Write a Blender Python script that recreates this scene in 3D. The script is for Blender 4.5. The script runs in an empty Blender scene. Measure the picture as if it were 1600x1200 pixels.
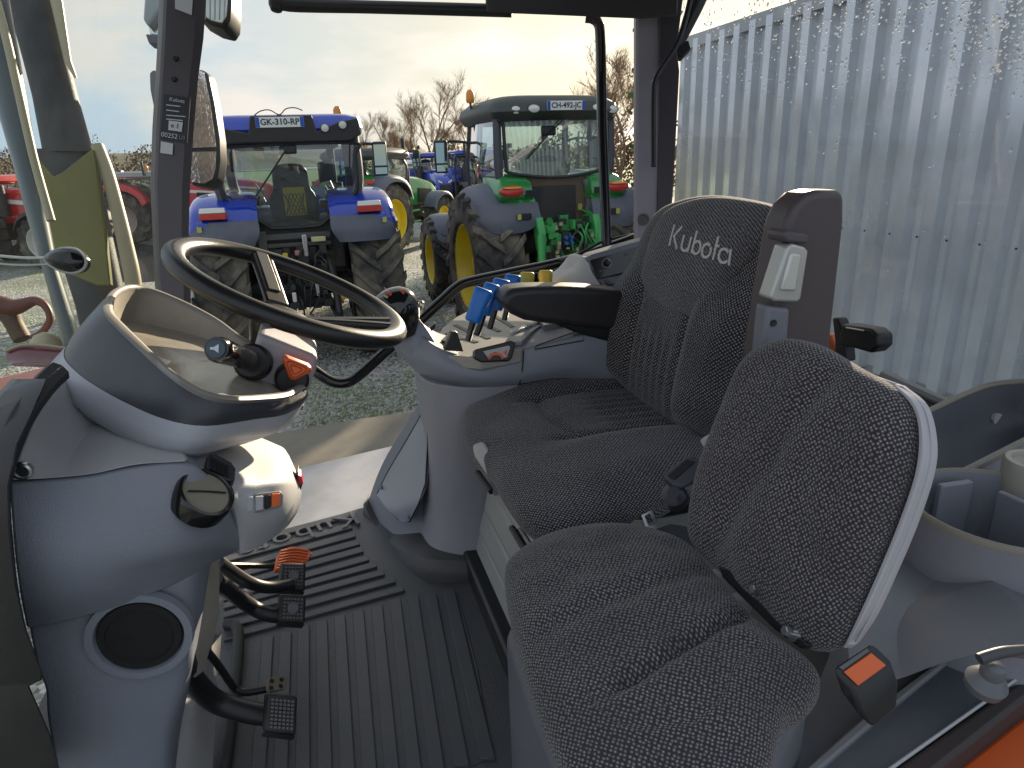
import bpy, bmesh, math, random
from mathutils import Vector, Matrix, noise
random.seed(7)
R = math.radians
sc = bpy.context.scene
col = sc.collection

# ------------------------------------------------------------------ camera
FPX, CX, CY = 1050.0, 800.0, 600.0
PITCH, ROLL = R(18.7), R(2.0)
CAM = Vector((0, 0, 2.42))
FW = Vector((0, math.cos(PITCH), -math.sin(PITCH)))
_r0 = Vector((1, 0, 0)); _u0 = Vector((0, math.sin(PITCH), math.cos(PITCH)))
RT = math.cos(ROLL) * _r0 - math.sin(ROLL) * _u0
UP = math.cos(ROLL) * _u0 + math.sin(ROLL) * _r0
cd = bpy.data.cameras.new('camera'); cam = bpy.data.objects.new('camera', cd); col.objects.link(cam)
cd.sensor_fit = 'HORIZONTAL'; cd.sensor_width = 36.0; cd.lens = 36.0 * FPX / 1600.0
cd.clip_start = 0.02; cd.clip_end = 3000
M3 = Matrix((RT, UP, -FW)).transposed()
cam.matrix_world = Matrix.Translation(CAM) @ M3.to_4x4()
sc.camera = cam

# ------------------------------------------------------------------ light
SUN_EL, SUN_AZ = R(13.5), R(19.0)      # azimuth measured from +Y towards +X
w = bpy.data.worlds.new('World'); sc.world = w; w.use_nodes = True
nt = w.node_tree; nt.nodes.clear()
out = nt.nodes.new('ShaderNodeOutputWorld'); bg = nt.nodes.new('ShaderNodeBackground')
sky = nt.nodes.new('ShaderNodeTexSky'); sky.sky_type = 'NISHITA'; sky.sun_disc = False
sky.sun_elevation = SUN_EL; sky.sun_rotation = SUN_AZ
sky.air_density = 1.0; sky.dust_density = 2.2; sky.ozone_density = 1.2; sky.altitude = 200
tc = nt.nodes.new('ShaderNodeTexCoord')
mp = nt.nodes.new('ShaderNodeMapping'); mp.inputs['Scale'].default_value = (1.0, 1.0, 3.2)
mp.inputs['Location'].default_value = (0.35, 0.1, 0.2)
ns = nt.nodes.new('ShaderNodeTexNoise'); ns.inputs['Scale'].default_value = 3.4; ns.inputs['Detail'].default_value = 8
ns.inputs['Roughness'].default_value = 0.55
rp = nt.nodes.new('ShaderNodeValToRGB'); rp.color_ramp.elements[0].position = 0.46; rp.color_ramp.elements[1].position = 0.62
bw = nt.nodes.new('ShaderNodeRGBToBW')
cm = nt.nodes.new('ShaderNodeVectorMath'); cm.operation = 'MULTIPLY'
wt = nt.nodes.new('ShaderNodeCombineXYZ')
wt.inputs[0].default_value = 1.35; wt.inputs[1].default_value = 1.2; wt.inputs[2].default_value = 1.1
ml = nt.nodes.new('ShaderNodeMath'); ml.operation = 'MULTIPLY'; ml.inputs[1].default_value = 0.8
haze = nt.nodes.new('ShaderNodeMixRGB'); haze.inputs[0].default_value = 0.95; haze.inputs[2].default_value = (1.95, 2.22, 2.56, 1)
mx = nt.nodes.new('ShaderNodeMixRGB')
lk = nt.links.new
# hazy air: cream towards the low sun, blue-grey away from it
sd_ = (math.sin(SUN_AZ) * math.cos(SUN_EL), math.cos(SUN_AZ) * math.cos(SUN_EL), math.sin(SUN_EL))
dt_ = nt.nodes.new('ShaderNodeVectorMath'); dt_.operation = 'DOT_PRODUCT'; dt_.inputs[1].default_value = sd_
mr_ = nt.nodes.new('ShaderNodeMapRange'); mr_.interpolation_type = 'SMOOTHSTEP'; mr_.inputs[1].default_value = .62; mr_.inputs[2].default_value = 1.0
hz = nt.nodes.new('ShaderNodeMixRGB'); hz.inputs[1].default_value = (1.82, 2.26, 2.80, 1); hz.inputs[2].default_value = (2.90, 2.72, 2.24, 1)
lk(tc.outputs['Generated'], dt_.inputs[0]); lk(dt_.outputs['Value'], mr_.inputs[0]); lk(mr_.outputs[0], hz.inputs[0]); lk(hz.outputs[0], haze.inputs[2])
lk(tc.outputs['Generated'], mp.inputs['Vector']); lk(mp.outputs[0], ns.inputs['Vector'])
lk(ns.outputs['Fac'], rp.inputs[0]); lk(rp.outputs[0], ml.inputs[0]); lk(ml.outputs[0], mx.inputs[0])
lk(sky.outputs[0], haze.inputs[1]); lk(haze.outputs[0], bw.inputs[0]); lk(bw.outputs[0], cm.inputs[0]); lk(wt.outputs[0], cm.inputs[1])
lk(haze.outputs[0], mx.inputs[1]); lk(cm.outputs[0], mx.inputs[2])
wt.inputs[0].default_value = 1.34; wt.inputs[1].default_value = 1.20; wt.inputs[2].default_value = 1.08
lk(mx.outputs[0], bg.inputs[0]); bg.inputs[1].default_value = 0.10
nt.links.new(bg.outputs[0], out.inputs[0])
sl = bpy.data.lights.new('sun', 'SUN'); sl.energy = 3.8; sl.angle = R(0.53); sl.color = (1.0, 0.82, 0.60)
so = bpy.data.objects.new('sun', sl); col.objects.link(so)
sdir = Vector((math.sin(SUN_AZ) * math.cos(SUN_EL), math.cos(SUN_AZ) * math.cos(SUN_EL), math.sin(SUN_EL)))
so.rotation_euler = sdir.to_track_quat('Z', 'Y').to_euler(); so.location = (20, 60, 30)
sc.view_settings.view_transform = 'Standard'; sc.view_settings.look = 'None'
sc.view_settings.exposure = 1.55; sc.view_settings.gamma = 1.0; sc.view_settings.use_curve_mapping = False
sc.render.engine = 'CYCLES'
cy = sc.cycles
cy.use_denoising = True
cy.max_bounces = 8; cy.diffuse_bounces = 4; cy.glossy_bounces = 4; cy.transmission_bounces = 6; cy.transparent_max_bounces = 24
cy.caustics_reflective = False; cy.caustics_refractive = False; cy.sample_clamp_indirect = 6.0
cy.blur_glossy = 0.5

# ------------------------------------------------------------------ geometry helpers
FL = 1.40                                   # cab floor height above the yard
F = Vector((-.963, -.271, 0)); L = Vector((-.271, .963, 0)); Z = Vector((0, 0, 1))   # cab forward / right-hand / up
def ray(u, v): return FW + RT * ((u - CX) / FPX) - UP * ((v - CY) / FPX)
def P(u, v, d): return CAM + ray(u, v) * d
def PPl(u, v, p0, n):
    r = ray(u, v); return CAM + r * ((p0 - CAM).dot(n) / r.dot(n))
def PZ(u, v, z): return PPl(u, v, Vector((0, 0, z)), Z)
def PB(u, v, b): return PPl(u, v, L * b, L)
def PA(u, v, a): return PPl(u, v, F * a, F)
def AB(a, b, z): return F * a + L * b + Z * z

def cr(p0, p1, p2, p3, t):
    return 0.5 * ((2 * p1) + (p2 - p0) * t + (2 * p0 - 5 * p1 + 4 * p2 - p3) * t * t + (3 * p1 - p0 - 3 * p2 + p3) * t ** 3)
def spline(pts, n, closed=False):
    """resample a Catmull-Rom curve through pts, n points evenly spaced"""
    pts = [Vector(p) for p in pts]; m = len(pts); raw = []
    segs = m if closed else m - 1
    for i in range(segs):
        g = (lambda k: pts[k % m]) if closed else (lambda k: pts[max(0, min(m - 1, k))])
        for j in range(10): raw.append(cr(g(i - 1), g(i), g(i + 1), g(i + 2), j / 10))
    raw.append(pts[0].copy() if closed else pts[-1].copy())
    return resample(raw, n, closed)
def resample(raw, n, closed=False):
    ls = [0.0]
    for a, b in zip(raw, raw[1:]): ls.append(ls[-1] + (b - a).length)
    tot = ls[-1]; outp = []; k = 0
    for i in range(n):
        s = tot * i / (n if closed else n - 1)
        while k < len(ls) - 2 and ls[k + 1] < s: k += 1
        seg = ls[k + 1] - ls[k]; t = 0 if seg < 1e-12 else (s - ls[k]) / seg
        outp.append(raw[k].lerp(raw[k + 1], min(1, max(0, t))))
    return outp

BASE = {}
class MB:
    def __init__(s): s.v = []; s.f = []; s.uv = None
    def add(s, vs, fs):
        o = len(s.v); s.v += [Vector(x) for x in vs]; s.f += [tuple(i + o for i in f) for f in fs]; return s
    def box(s, c, size, ax=None, taper=1.0):
        c = Vector(c); ax = ax or (Vector((1, 0, 0)), Vector((0, 1, 0)), Vector((0, 0, 1)))
        h = [ax[i] * (size[i] / 2) for i in range(3)]; vs = []
        for z in (-1, 1):
            k = 1.0 if z < 0 else taper
            for x, y in ((-1, -1), (1, -1), (1, 1), (-1, 1)): vs.append(c + h[0] * x * k + h[1] * y * k + h[2] * z)
        return s.add(vs, [(3, 2, 1, 0), (4, 5, 6, 7), (0, 1, 5, 4), (1, 2, 6, 5), (2, 3, 7, 6), (3, 0, 4, 7)])
    def hexa(s, a, b):
        n = len(a)
        return s.add(list(a) + list(b), [tuple(range(n))[::-1], tuple(range(n, 2 * n))] + [(i, (i + 1) % n, n + (i + 1) % n, n + i) for i in range(n)])
    def prism(s, pts, vec):
        pts = [Vector(p) for p in pts]; vec = Vector(vec); return s.hexa(pts, [p + vec for p in pts])
    def loft(s, loops, caps=True, closed=True, cap0=None, cap1=None):
        n = len(loops[0]); vs = [p for l in loops for p in l]; fs = []
        for i in range(len(loops) - 1):
            for j in range(n if closed else n - 1):
                k = (j + 1) % n; fs.append((i * n + j, i * n + k, (i + 1) * n + k, (i + 1) * n + j))
        if closed:
            if cap0 if cap0 is not None else caps: fs.append(tuple(range(n))[::-1])
            if cap1 if cap1 is not None else caps: fs.append(tuple(range((len(loops) - 1) * n, len(loops) * n)))
        return s.add(vs, fs)
    def tube(s, pts, r, seg=10, n=None, closed=False, smooth=True, flat=None, caps=True):
        pts = [Vector(p) for p in pts]
        if smooth and len(pts) > 2: pts = spline(pts, n or len(pts) * 6, closed)
        m = len(pts); rad = r if isinstance(r, (list, tuple)) else [r] * m
        if len(rad) != m: rad = [rad[min(len(rad) - 2, int(i / (m - 1) * (len(rad) - 1)))] * (1 - ((i / (m - 1) * (len(rad) - 1)) - min(len(rad) - 2, int(i / (m - 1) * (len(rad) - 1))))) + rad[min(len(rad) - 1, min(len(rad) - 2, int(i / (m - 1) * (len(rad) - 1))) + 1)] * ((i / (m - 1) * (len(rad) - 1)) - min(len(rad) - 2, int(i / (m - 1) * (len(rad) - 1)))) for i in range(m)]
        loops = []; up = None
        for i in range(m):
            if closed: t = pts[(i + 1) % m] - pts[i - 1]
            else: t = pts[min(m - 1, i + 1)] - pts[max(0, i - 1)]
            t.normalize()
            if up is None:
                up = (flat - t * flat.dot(t)) if flat is not None else (Vector((0, 0, 1)) if abs(t.z) < .9 else Vector((1, 0, 0)))
            up = (up - t * up.dot(t)).normalized(); sd = t.cross(up)
            e = 1.0
            loops.append([pts[i] + (up * math.cos(a) + sd * math.sin(a) * e) * rad[i] for a in [2 * math.pi * k / seg for k in range(seg)]])
        if closed: loops.append(loops[0]); return s.loft(loops, caps=False)
        return s.loft(loops, caps=caps)
    def cyl(s, p0, p1, r0, r1=None, seg=24):
        return s.tube([p0, p1], [r0, r0 if r1 is None else r1], seg, smooth=False)
    def lathe(s, c, axis, prof, seg=32, ref=None, caps=True, arc=None):
        """prof: (radius, height along axis)"""
        axis = Vector(axis).normalized(); c = Vector(c)
        ref = Vector(ref) if ref is not None else (Vector((0, 0, 1)) if abs(axis.z) < .9 else Vector((1, 0, 0)))
        e1 = (ref - axis * ref.dot(axis)).normalized(); e2 = axis.cross(e1)
        loops = [[c + axis * h + (e1 * math.cos(2 * math.pi * k / seg) + e2 * math.sin(2 * math.pi * k / seg)) * r for k in range(seg)] for r, h in prof]
        return s.loft(loops, caps=caps)
    def ribbon(s, pts, n, wd, th):
        n = Vector(n).normalized(); m = len(pts); lo = []
        for i in range(m):
            t = (pts[min(m - 1, i + 1)] - pts[max(0, i - 1)]).normalized(); q = n.cross(t) * wd / 2
            lo.append([pts[i] - q, pts[i] + q, pts[i] + q + n * th, pts[i] - q + n * th])
        return s.loft(lo)
    def patch(s, grid, nu=6, nv=6, off=None):
        """Catmull-Rom surface through a grid of points, closed into a solid by off"""
        rows = []
        for row in grid: rows.append(crv(row, nu))
        cols = [crv([rw[j] for rw in rows], nv) for j in range(len(rows[0]))]
        nr, nc = len(cols[0]), len(cols)
        top = [cols[j][i] for i in range(nr) for j in range(nc)]
        fs = [(i * nc + j, i * nc + j + 1, (i + 1) * nc + j + 1, (i + 1) * nc + j) for i in range(nr - 1) for j in range(nc - 1)]
        if off is None: return s.add(top, fs)
        o = len(top); vs = top + [p + off for p in top]
        fs += [tuple(i + o for i in f)[::-1] for f in fs]
        rim = [j for j in range(nc)] + [i * nc + nc - 1 for i in range(1, nr)] + [(nr - 1) * nc + j for j in range(nc - 2, -1, -1)] + [i * nc for i in range(nr - 2, 0, -1)]
        fs += [(rim[k], o + rim[k], o + rim[(k + 1) % len(rim)], rim[(k + 1) % len(rim)]) for k in range(len(rim))]
        return s.add(vs, fs)
    def xf(s, m):
        s.v = [m @ p for p in s.v]; return s
    def build(s, name, m, parent=None, ang=38, bevel=0, bseg=2, sub=0, flat=False, kind=None):
        b = BASE.get(parent, Vector((0, 0, 0))) if parent else Vector((0, 0, 0))
        me = bpy.data.meshes.new(name); me.from_pydata([p - b for p in s.v], [], s.f)
        bm = bmesh.new(); bm.from_mesh(me); bmesh.ops.recalc_face_normals(bm, faces=bm.faces); bm.to_mesh(me); bm.free()
        if s.uv:
            ul = me.uv_layers.new(name='UVMap'); uv = s.uv
            for lp in me.loops: ul.data[lp.index].uv = uv[lp.vertex_index]
        if isinstance(m, (list, tuple)):
            for q in m: me.materials.append(q)
        else: me.materials.append(m)
        if not flat:
            me.shade_smooth(); me.set_sharp_from_angle(angle=R(ang))
        o = bpy.data.objects.new(name, me); col.objects.link(o)
        if parent: o.parent = parent; BASE[o] = b
        if bevel:
            md = o.modifiers.new('bevel', 'BEVEL'); md.width = bevel; md.segments = bseg; md.limit_method = 'ANGLE'; md.angle_limit = R(35)
            md.harden_normals = False
        if sub:
            md = o.modifiers.new('sub', 'SUBSURF'); md.levels = sub; md.render_levels = sub
        if kind: o['kind'] = kind
        return o
def crv(pts, n):
    pts = [Vector(p) for p in pts]; m = len(pts); o = []
    if m == 2: return [pts[0].lerp(pts[1], i / n) for i in range(n + 1)]
    for i in range(m - 1):
        g = lambda k: pts[k] if 0 <= k < m else (2 * pts[0] - pts[1] if k < 0 else 2 * pts[m - 1] - pts[m - 2])
        for j in range(n): o.append(cr(g(i - 1), g(i), g(i + 1), g(i + 2), j / n))
    o.append(pts[-1]); return o

def pad(outline, n, hu, hd, ku=3.0, kd=3.0, N=120, rings=26, disp=None, e1=None, seat_uv=1.0):
    """cushion: closed outline (world points on one plane), dome hu above and hd below along n"""
    n = Vector(n).normalized(); ol = spline(outline, N, True)
    c = sum(ol, Vector()) / N
    e1 = Vector(e1) if e1 is not None else (ol[0] - c); e1 = (e1 - n * e1.dot(n)).normalized(); e2 = n.cross(e1)
    mb = MB(); uv = []; vs = []; idx = []
    def ring(r, h, side):
        row = []
        for p in ol:
            q = c + (p - c) * r; s_, t_ = (q - c).dot(e1), (q - c).dot(e2)
            hh = h
            if side > 0 and disp: hh = h + disp(s_, t_, r)
            row.append(len(vs)); vs.append(q + n * hh)
            dr = (p - c).normalized(); ex = (1 - r) * 0 + (abs(h - (hu if side > 0 else -hd)) if r > .7 else 0)
            uv.append((s_ + dr.dot(e1) * ex, t_ + dr.dot(e2) * ex))
        return row
    rows = []
    for j in range(rings // 2, 0, -1):
        r = math.sin(math.pi / 2 * j / (rings // 2)); 
        rows.append(ring(r, -hd * (1 - min(1, r) ** kd) ** (1 / kd), -1))
    rows = rows[::-1]
    for j in range(rings - 1, 0, -1):
        r = math.sin(math.pi / 2 * j / rings)
        rows.append(ring(r, hu * (1 - r ** ku) ** (1 / ku), 1))
    fs = []
    for a, b in zip(rows, rows[1:]):
        for j in range(N): k = (j + 1) % N; fs.append((a[j], a[k], b[k], b[j]))
    t = len(vs); vs.append(c + n * (hu + (disp(0, 0, 0) if disp else 0))); uv.append((0, 0))
    for j in range(N): fs.append((rows[-1][j], rows[-1][(j + 1) % N], t))
    fs.append(tuple(rows[0])[::-1])
    mb.v = vs; mb.f = fs; mb.uv = uv
    return mb

def tag(o, label, cat, group=None, kind=None):
    if label: o['label'] = label
    if cat: o['category'] = cat
    if group: o['group'] = group
    if kind: o['kind'] = kind
    return o
def thing(name, label, cat, loc=(0, 0, 0), group=None, rz=0):
    o = bpy.data.objects.new(name, None); col.objects.link(o); o.location = loc; o.rotation_euler = (0, 0, rz); o.empty_display_size = .1
    BASE[o] = Vector(loc) if not rz else Vector((0, 0, 0))
    return tag(o, label, cat, group)
def copy_tree(o, parent=None):
    c = o.copy(); col.objects.link(c)
    if parent: c.parent = parent
    for ch in list(o.children): copy_tree(ch, c)
    return c
def text_mb(txt, size, p0, xd, yd, ext=.0008, align='CENTER', spacing=1.0, bold=0.0):
    cu = bpy.data.curves.new('t', 'FONT'); cu.body = txt; cu.size = size; cu.extrude = ext; cu.align_x = align; cu.align_y = 'CENTER'
    cu.space_character = spacing; cu.offset = bold; cu.resolution_u = 3
    o = bpy.data.objects.new('t', cu); col.objects.link(o)
    me = bpy.data.meshes.new_from_object(o.evaluated_get(bpy.context.evaluated_depsgraph_get()))
    xd = Vector(xd).normalized(); yd = Vector(yd); yd = (yd - xd * yd.dot(xd)).normalized(); zd = xd.cross(yd)
    mb = MB().add([Vector(p0) + xd * q.co.x + yd * q.co.y + zd * (q.co.z + ext) for q in me.vertices], [tuple(f.vertices) for f in me.polygons])
    bpy.data.objects.remove(o); bpy.data.curves.remove(cu); bpy.data.meshes.remove(me)
    return mb

# ------------------------------------------------------------------ materials
MATS = {}
def mat(name, c, rough=.5, metal=0.0, spec=.5, var=0.0, vscale=6.0, bump=0.0, bscale=200.0, dirt=None, dscale=3.0, damt=.5, coat=0.0, emit=None, sheen=0.0):
    if name in MATS: return MATS[name]
    m = bpy.data.materials.new(name); m.use_nodes = True; t = m.node_tree; b = t.nodes['Principled BSDF']
    b.inputs['Base Color'].default_value = (*c, 1); b.inputs['Roughness'].default_value = rough; b.inputs['Metallic'].default_value = metal
    b.inputs['Specular IOR Level'].default_value = spec; b.inputs['Coat Weight'].default_value = coat
    if sheen: b.inputs['Sheen Weight'].default_value = sheen
    co = t.nodes.new('ShaderNodeTexCoord')
    last = None
    if var:
        n = t.nodes.new('ShaderNodeTexNoise'); n.inputs['Scale'].default_value = vscale; n.inputs['Detail'].default_value = 6
        t.links.new(co.outputs['Object'], n.inputs['Vector'])
        x = t.nodes.new('ShaderNodeMixRGB'); x.inputs[1].default_value = (*[k * (1 - var) for k in c], 1); x.inputs[2].default_value = (*[min(1, k * (1 + var)) for k in c], 1)
        t.links.new(n.outputs['Fac'], x.inputs[0]); last = x.outputs[0]
        mr = t.nodes.new('ShaderNodeMapRange'); mr.inputs[3].default_value = max(.03, rough - .12); mr.inputs[4].default_value = min(1, rough + .12)
        t.links.new(n.outputs['Fac'], mr.inputs[0]); t.links.new(mr.outputs[0], b.inputs['Roughness'])
    if dirt:
        n = t.nodes.new('ShaderNodeTexNoise'); n.inputs['Scale'].default_value = dscale; n.inputs['Detail'].default_value = 9; n.inputs['Roughness'].default_value = .65
        t.links.new(co.outputs['Object'], n.inputs['Vector'])
        rr = t.nodes.new('ShaderNodeValToRGB'); rr.color_ramp.elements[0].position = .42; rr.color_ramp.elements[1].position = .72
        rr.color_ramp.elements[1].color = (damt, damt, damt, 1)
        t.links.new(n.outputs['Fac'], rr.inputs[0])
        x = t.nodes.new('ShaderNodeMixRGB'); x.inputs[1].default_value = (*c, 1); x.inputs[2].default_value = (*dirt, 1)
        if last: t.links.new(last, x.inputs[1])
        t.links.new(rr.outputs[0], x.inputs[0]); last = x.outputs[0]
    if last: t.links.new(last, b.inputs['Base Color'])
    if bump:
        n = t.nodes.new('ShaderNodeTexNoise'); n.inputs['Scale'].default_value = bscale; n.inputs['Detail'].default_value = 3
        t.links.new(co.outputs['Object'], n.inputs['Vector'])
        bb = t.nodes.new('ShaderNodeBump'); bb.inputs['Strength'].default_value = bump; bb.inputs['Distance'].default_value = .002
        t.links.new(n.outputs['Fac'], bb.inputs['Height']); t.links.new(bb.outputs[0], b.inputs['Normal'])
    if emit:
        b.inputs['Emission Color'].default_value = (*emit[:3], 1); b.inputs['Emission Strength'].default_value = emit[3]
    MATS[name] = m; return m
def glass(name, tint=(.93, .97, .95), refl=1.0, rough=.0, dust=0.0):
    if name in MATS: return MATS[name]
    m = bpy.data.materials.new(name); m.use_nodes = True; t = m.node_tree; t.nodes.clear()
    o = t.nodes.new('ShaderNodeOutputMaterial'); tr = t.nodes.new('ShaderNodeBsdfTransparent'); gl = t.nodes.new('ShaderNodeBsdfGlossy')
    tr.inputs[0].default_value = (*tint, 1); gl.inputs['Roughness'].default_value = rough
    lw = t.nodes.new('ShaderNodeLayerWeight'); lw.inputs[0].default_value = .5
    pw = t.nodes.new('ShaderNodeMath'); pw.operation = 'POWER'; pw.inputs[1].default_value = 5.0; t.links.new(lw.outputs['Facing'], pw.inputs[0])
    fr = t.nodes.new('ShaderNodeMath'); fr.operation = 'MULTIPLY_ADD'; fr.inputs[1].default_value = .95; fr.inputs[2].default_value = .045; t.links.new(pw.outputs[0], fr.inputs[0])
    mu = t.nodes.new('ShaderNodeMath'); mu.operation = 'MULTIPLY'; mu.inputs[1].default_value = refl; mu.use_clamp = True
    mix = t.nodes.new('ShaderNodeMixShader')
    t.links.new(fr.outputs[0], mu.inputs[0]); t.links.new(mu.outputs[0], mix.inputs[0]); t.links.new(tr.outputs[0], mix.inputs[1]); t.links.new(gl.outputs[0], mix.inputs[2])
    last = mix.outputs[0]
    if dust:
        df = t.nodes.new('ShaderNodeBsdfDiffuse'); df.inputs[0].default_value = (.55, .52, .46, 1)
        co = t.nodes.new('ShaderNodeTexCoord'); n = t.nodes.new('ShaderNodeTexNoise'); n.inputs['Scale'].default_value = 5; n.inputs['Detail'].default_value = 8
        t.links.new(co.outputs['Object'], n.inputs[0])
        m2 = t.nodes.new('ShaderNodeMath'); m2.operation = 'MULTIPLY'; m2.inputs[1].default_value = dust; t.links.new(n.outputs['Fac'], m2.inputs[0])
        mx2 = t.nodes.new('ShaderNodeMixShader'); t.links.new(m2.outputs[0], mx2.inputs[0]); t.links.new(last, mx2.inputs[1]); t.links.new(df.outputs[0], mx2.inputs[2]); last = mx2.outputs[0]
    t.links.new(last, o.inputs[0]); MATS[name] = m; return m
def fabric(name, sp, light, dark, rot=45, rnd=.3, lo=.26, hi=.42, sx=1.0):
    if name in MATS: return MATS[name]
    m = bpy.data.materials.new(name); m.use_nodes = True; t = m.node_tree; b = t.nodes['Principled BSDF']
    b.inputs['Roughness'].default_value = .95; b.inputs['Specular IOR Level'].default_value = .15; b.inputs['Sheen Weight'].default_value = .25
    uv = t.nodes.new('ShaderNodeUVMap'); mp = t.nodes.new('ShaderNodeMapping'); mp.inputs['Scale'].default_value = (sx / sp, 1 / sp, 1); mp.inputs['Rotation'].default_value = (0, 0, R(rot))
    vo = t.nodes.new('ShaderNodeTexVoronoi'); vo.voronoi_dimensions = '2D'; vo.inputs['Scale'].default_value = 1.0; vo.inputs['Randomness'].default_value = rnd
    rp = t.nodes.new('ShaderNodeValToRGB'); e = rp.color_ramp.elements; e[0].position = lo; e[0].color = (1, 1, 1, 1); e[1].position = hi; e[1].color = (0, 0, 0, 1)
    n = t.nodes.new('ShaderNodeTexNoise'); n.inputs['Scale'].default_value = 260; n.inputs['Detail'].default_value = 4
    n2 = t.nodes.new('ShaderNodeTexNoise'); n2.inputs['Scale'].default_value = 9; n2.inputs['Detail'].default_value = 4
    t.links.new(uv.outputs[0], mp.inputs[0]); t.links.new(mp.outputs[0], vo.inputs['Vector']); t.links.new(vo.outputs['Distance'], rp.inputs[0])
    t.links.new(uv.outputs[0], n.inputs[0]); t.links.new(uv.outputs[0], n2.inputs[0])
    mr = t.nodes.new('ShaderNodeMapRange'); mr.inputs[1].default_value = .3; mr.inputs[2].default_value = .7; mr.inputs[3].default_value = .35; mr.inputs[4].default_value = 1.2; t.links.new(n.outputs['Fac'], mr.inputs[0])
    mr2 = t.nodes.new('ShaderNodeMapRange'); mr2.inputs[1].default_value = .35; mr2.inputs[2].default_value = .65; mr2.inputs[3].default_value = .75; mr2.inputs[4].default_value = 1.1; t.links.new(n2.outputs['Fac'], mr2.inputs[0])
    mm = t.nodes.new('ShaderNodeMath'); mm.operation = 'MULTIPLY'; t.links.new(rp.outputs[0], mm.inputs[0]); t.links.new(mr.outputs[0], mm.inputs[1])
    m3 = t.nodes.new('ShaderNodeMath'); m3.operation = 'MULTIPLY'; t.links.new(mm.outputs[0], m3.inputs[0]); t.links.new(mr2.outputs[0], m3.inputs[1]); m3.use_clamp = True
    x = t.nodes.new('ShaderNodeMixRGB'); x.inputs[1].default_value = (*dark, 1); x.inputs[2].default_value = (*light, 1); t.links.new(m3.outputs[0], x.inputs[0])
    t.links.new(x.outputs[0], b.inputs['Base Color'])
    bb = t.nodes.new('ShaderNodeBump'); bb.inputs['Strength'].default_value = .6; bb.inputs['Distance'].default_value = .0015
    t.links.new(mm.outputs[0], bb.inputs['Height']); t.links.new(bb.outputs[0], b.inputs['Normal'])
    MATS[name] = m; return m

pl_dash = lambda: mat('dash_plastic', (.205, .222, .265), .48, var=.10, vscale=5, bump=.35, bscale=520, dirt=(.24, .23, .21), dscale=4, damt=.25)
pl_light = lambda: mat('light_grey_plastic', (.46, .46, .475), .5, var=.08, vscale=4, bump=.3, bscale=520, dirt=(.38, .35, .30), dscale=3, damt=.3)
pl_pale = lambda: mat('pale_grey_plastic', (.42, .43, .47), .45, var=.06, vscale=5, bump=.2, bscale=520)
pl_console = lambda: mat('console_plastic', (.225, .24, .29), .45, var=.08, vscale=5, bump=.3, bscale=520, dirt=(.2, .2, .2), dscale=5, damt=.2)
pl_pillar = lambda: mat('pillar_plastic', (.10, .085, .095), .5, var=.08, vscale=5, bump=.3, bscale=420)
pl_black = lambda: mat('black_plastic', (.014, .014, .016), .4, var=.15, vscale=8, bump=.15, bscale=420)
pl_gloss = lambda: mat('black_gloss', (.01, .01, .011), .16, var=.1, vscale=8, coat=.4)
rubber = lambda: mat('black_rubber', (.022, .023, .026), .62, var=.2, vscale=9, bump=.3, bscale=300, dirt=(.09, .085, .075), dscale=6, damt=.35)
steel = lambda: mat('bare_steel', (.52, .52, .53), .3, metal=1.0, var=.15, vscale=30)
orange = lambda: mat('orange_paint', (.62, .10, .015), .3, coat=.4, var=.06, vscale=3)
orange_pl = lambda: mat('orange_plastic', (.72, .13, .03), .4, var=.08, vscale=20)
# ================================================================== CAB SHELL
fb = MB(); fb.box(AB(-.45, 1.1, FL - .05), (2.2, 1.72, .09), (F, L, Z)); fb.build('cab_floor', pl_black(), kind='structure')
sill_m = mat('sill_paint', (.42, .44, .48), .38, var=.08, vscale=5, dirt=(.25, .24, .22), dscale=7, damt=.5, bump=.1, bscale=90)
i0, i1 = PZ(330, 866, FL), PZ(720, 752, FL); o0, o1 = PZ(330, 765, FL), PZ(720, 672, FL)
i0 = i0 + (i0 - i1) * .5; o0 = o0 + (o0 - o1) * .4
MB().prism([i0 + Z * .004, i1 + Z * .004, o1 + Z * .004, o0 + Z * .004], Z * -.05).build('door_sill', sill_m, bevel=.006, kind='structure')
g0, g1 = PZ(380, 683, FL - .14), PZ(720, 634, FL - .14)
q0, q1 = o0 - Z * .055, o1 - Z * .055
mid = [PZ(460, 672, FL - .14), PZ(560, 654, FL - .14), PZ(640, 643, FL - .14)]
step_m = mat('step_paint', (.17, .155, .12), .55, var=.12, vscale=6, dirt=(.10, .09, .07), dscale=5, damt=.7, bump=.2, bscale=60)
MB().prism([q0 - Z * .085, q1 - Z * .085] + [g1] + mid[::-1] + [g0 + (g0 - g1) * .3], Z * -.06).build('outer_step', step_m, bevel=.006, kind='structure')
fr_ = MB(); fr_.prism([q0 + Z * .0, q1 + Z * .0, q1 - Z * .10, q0 - Z * .10], (q0 - i0).normalized() * -.02); fr_.build('sill_side', step_m, kind='structure')

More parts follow.
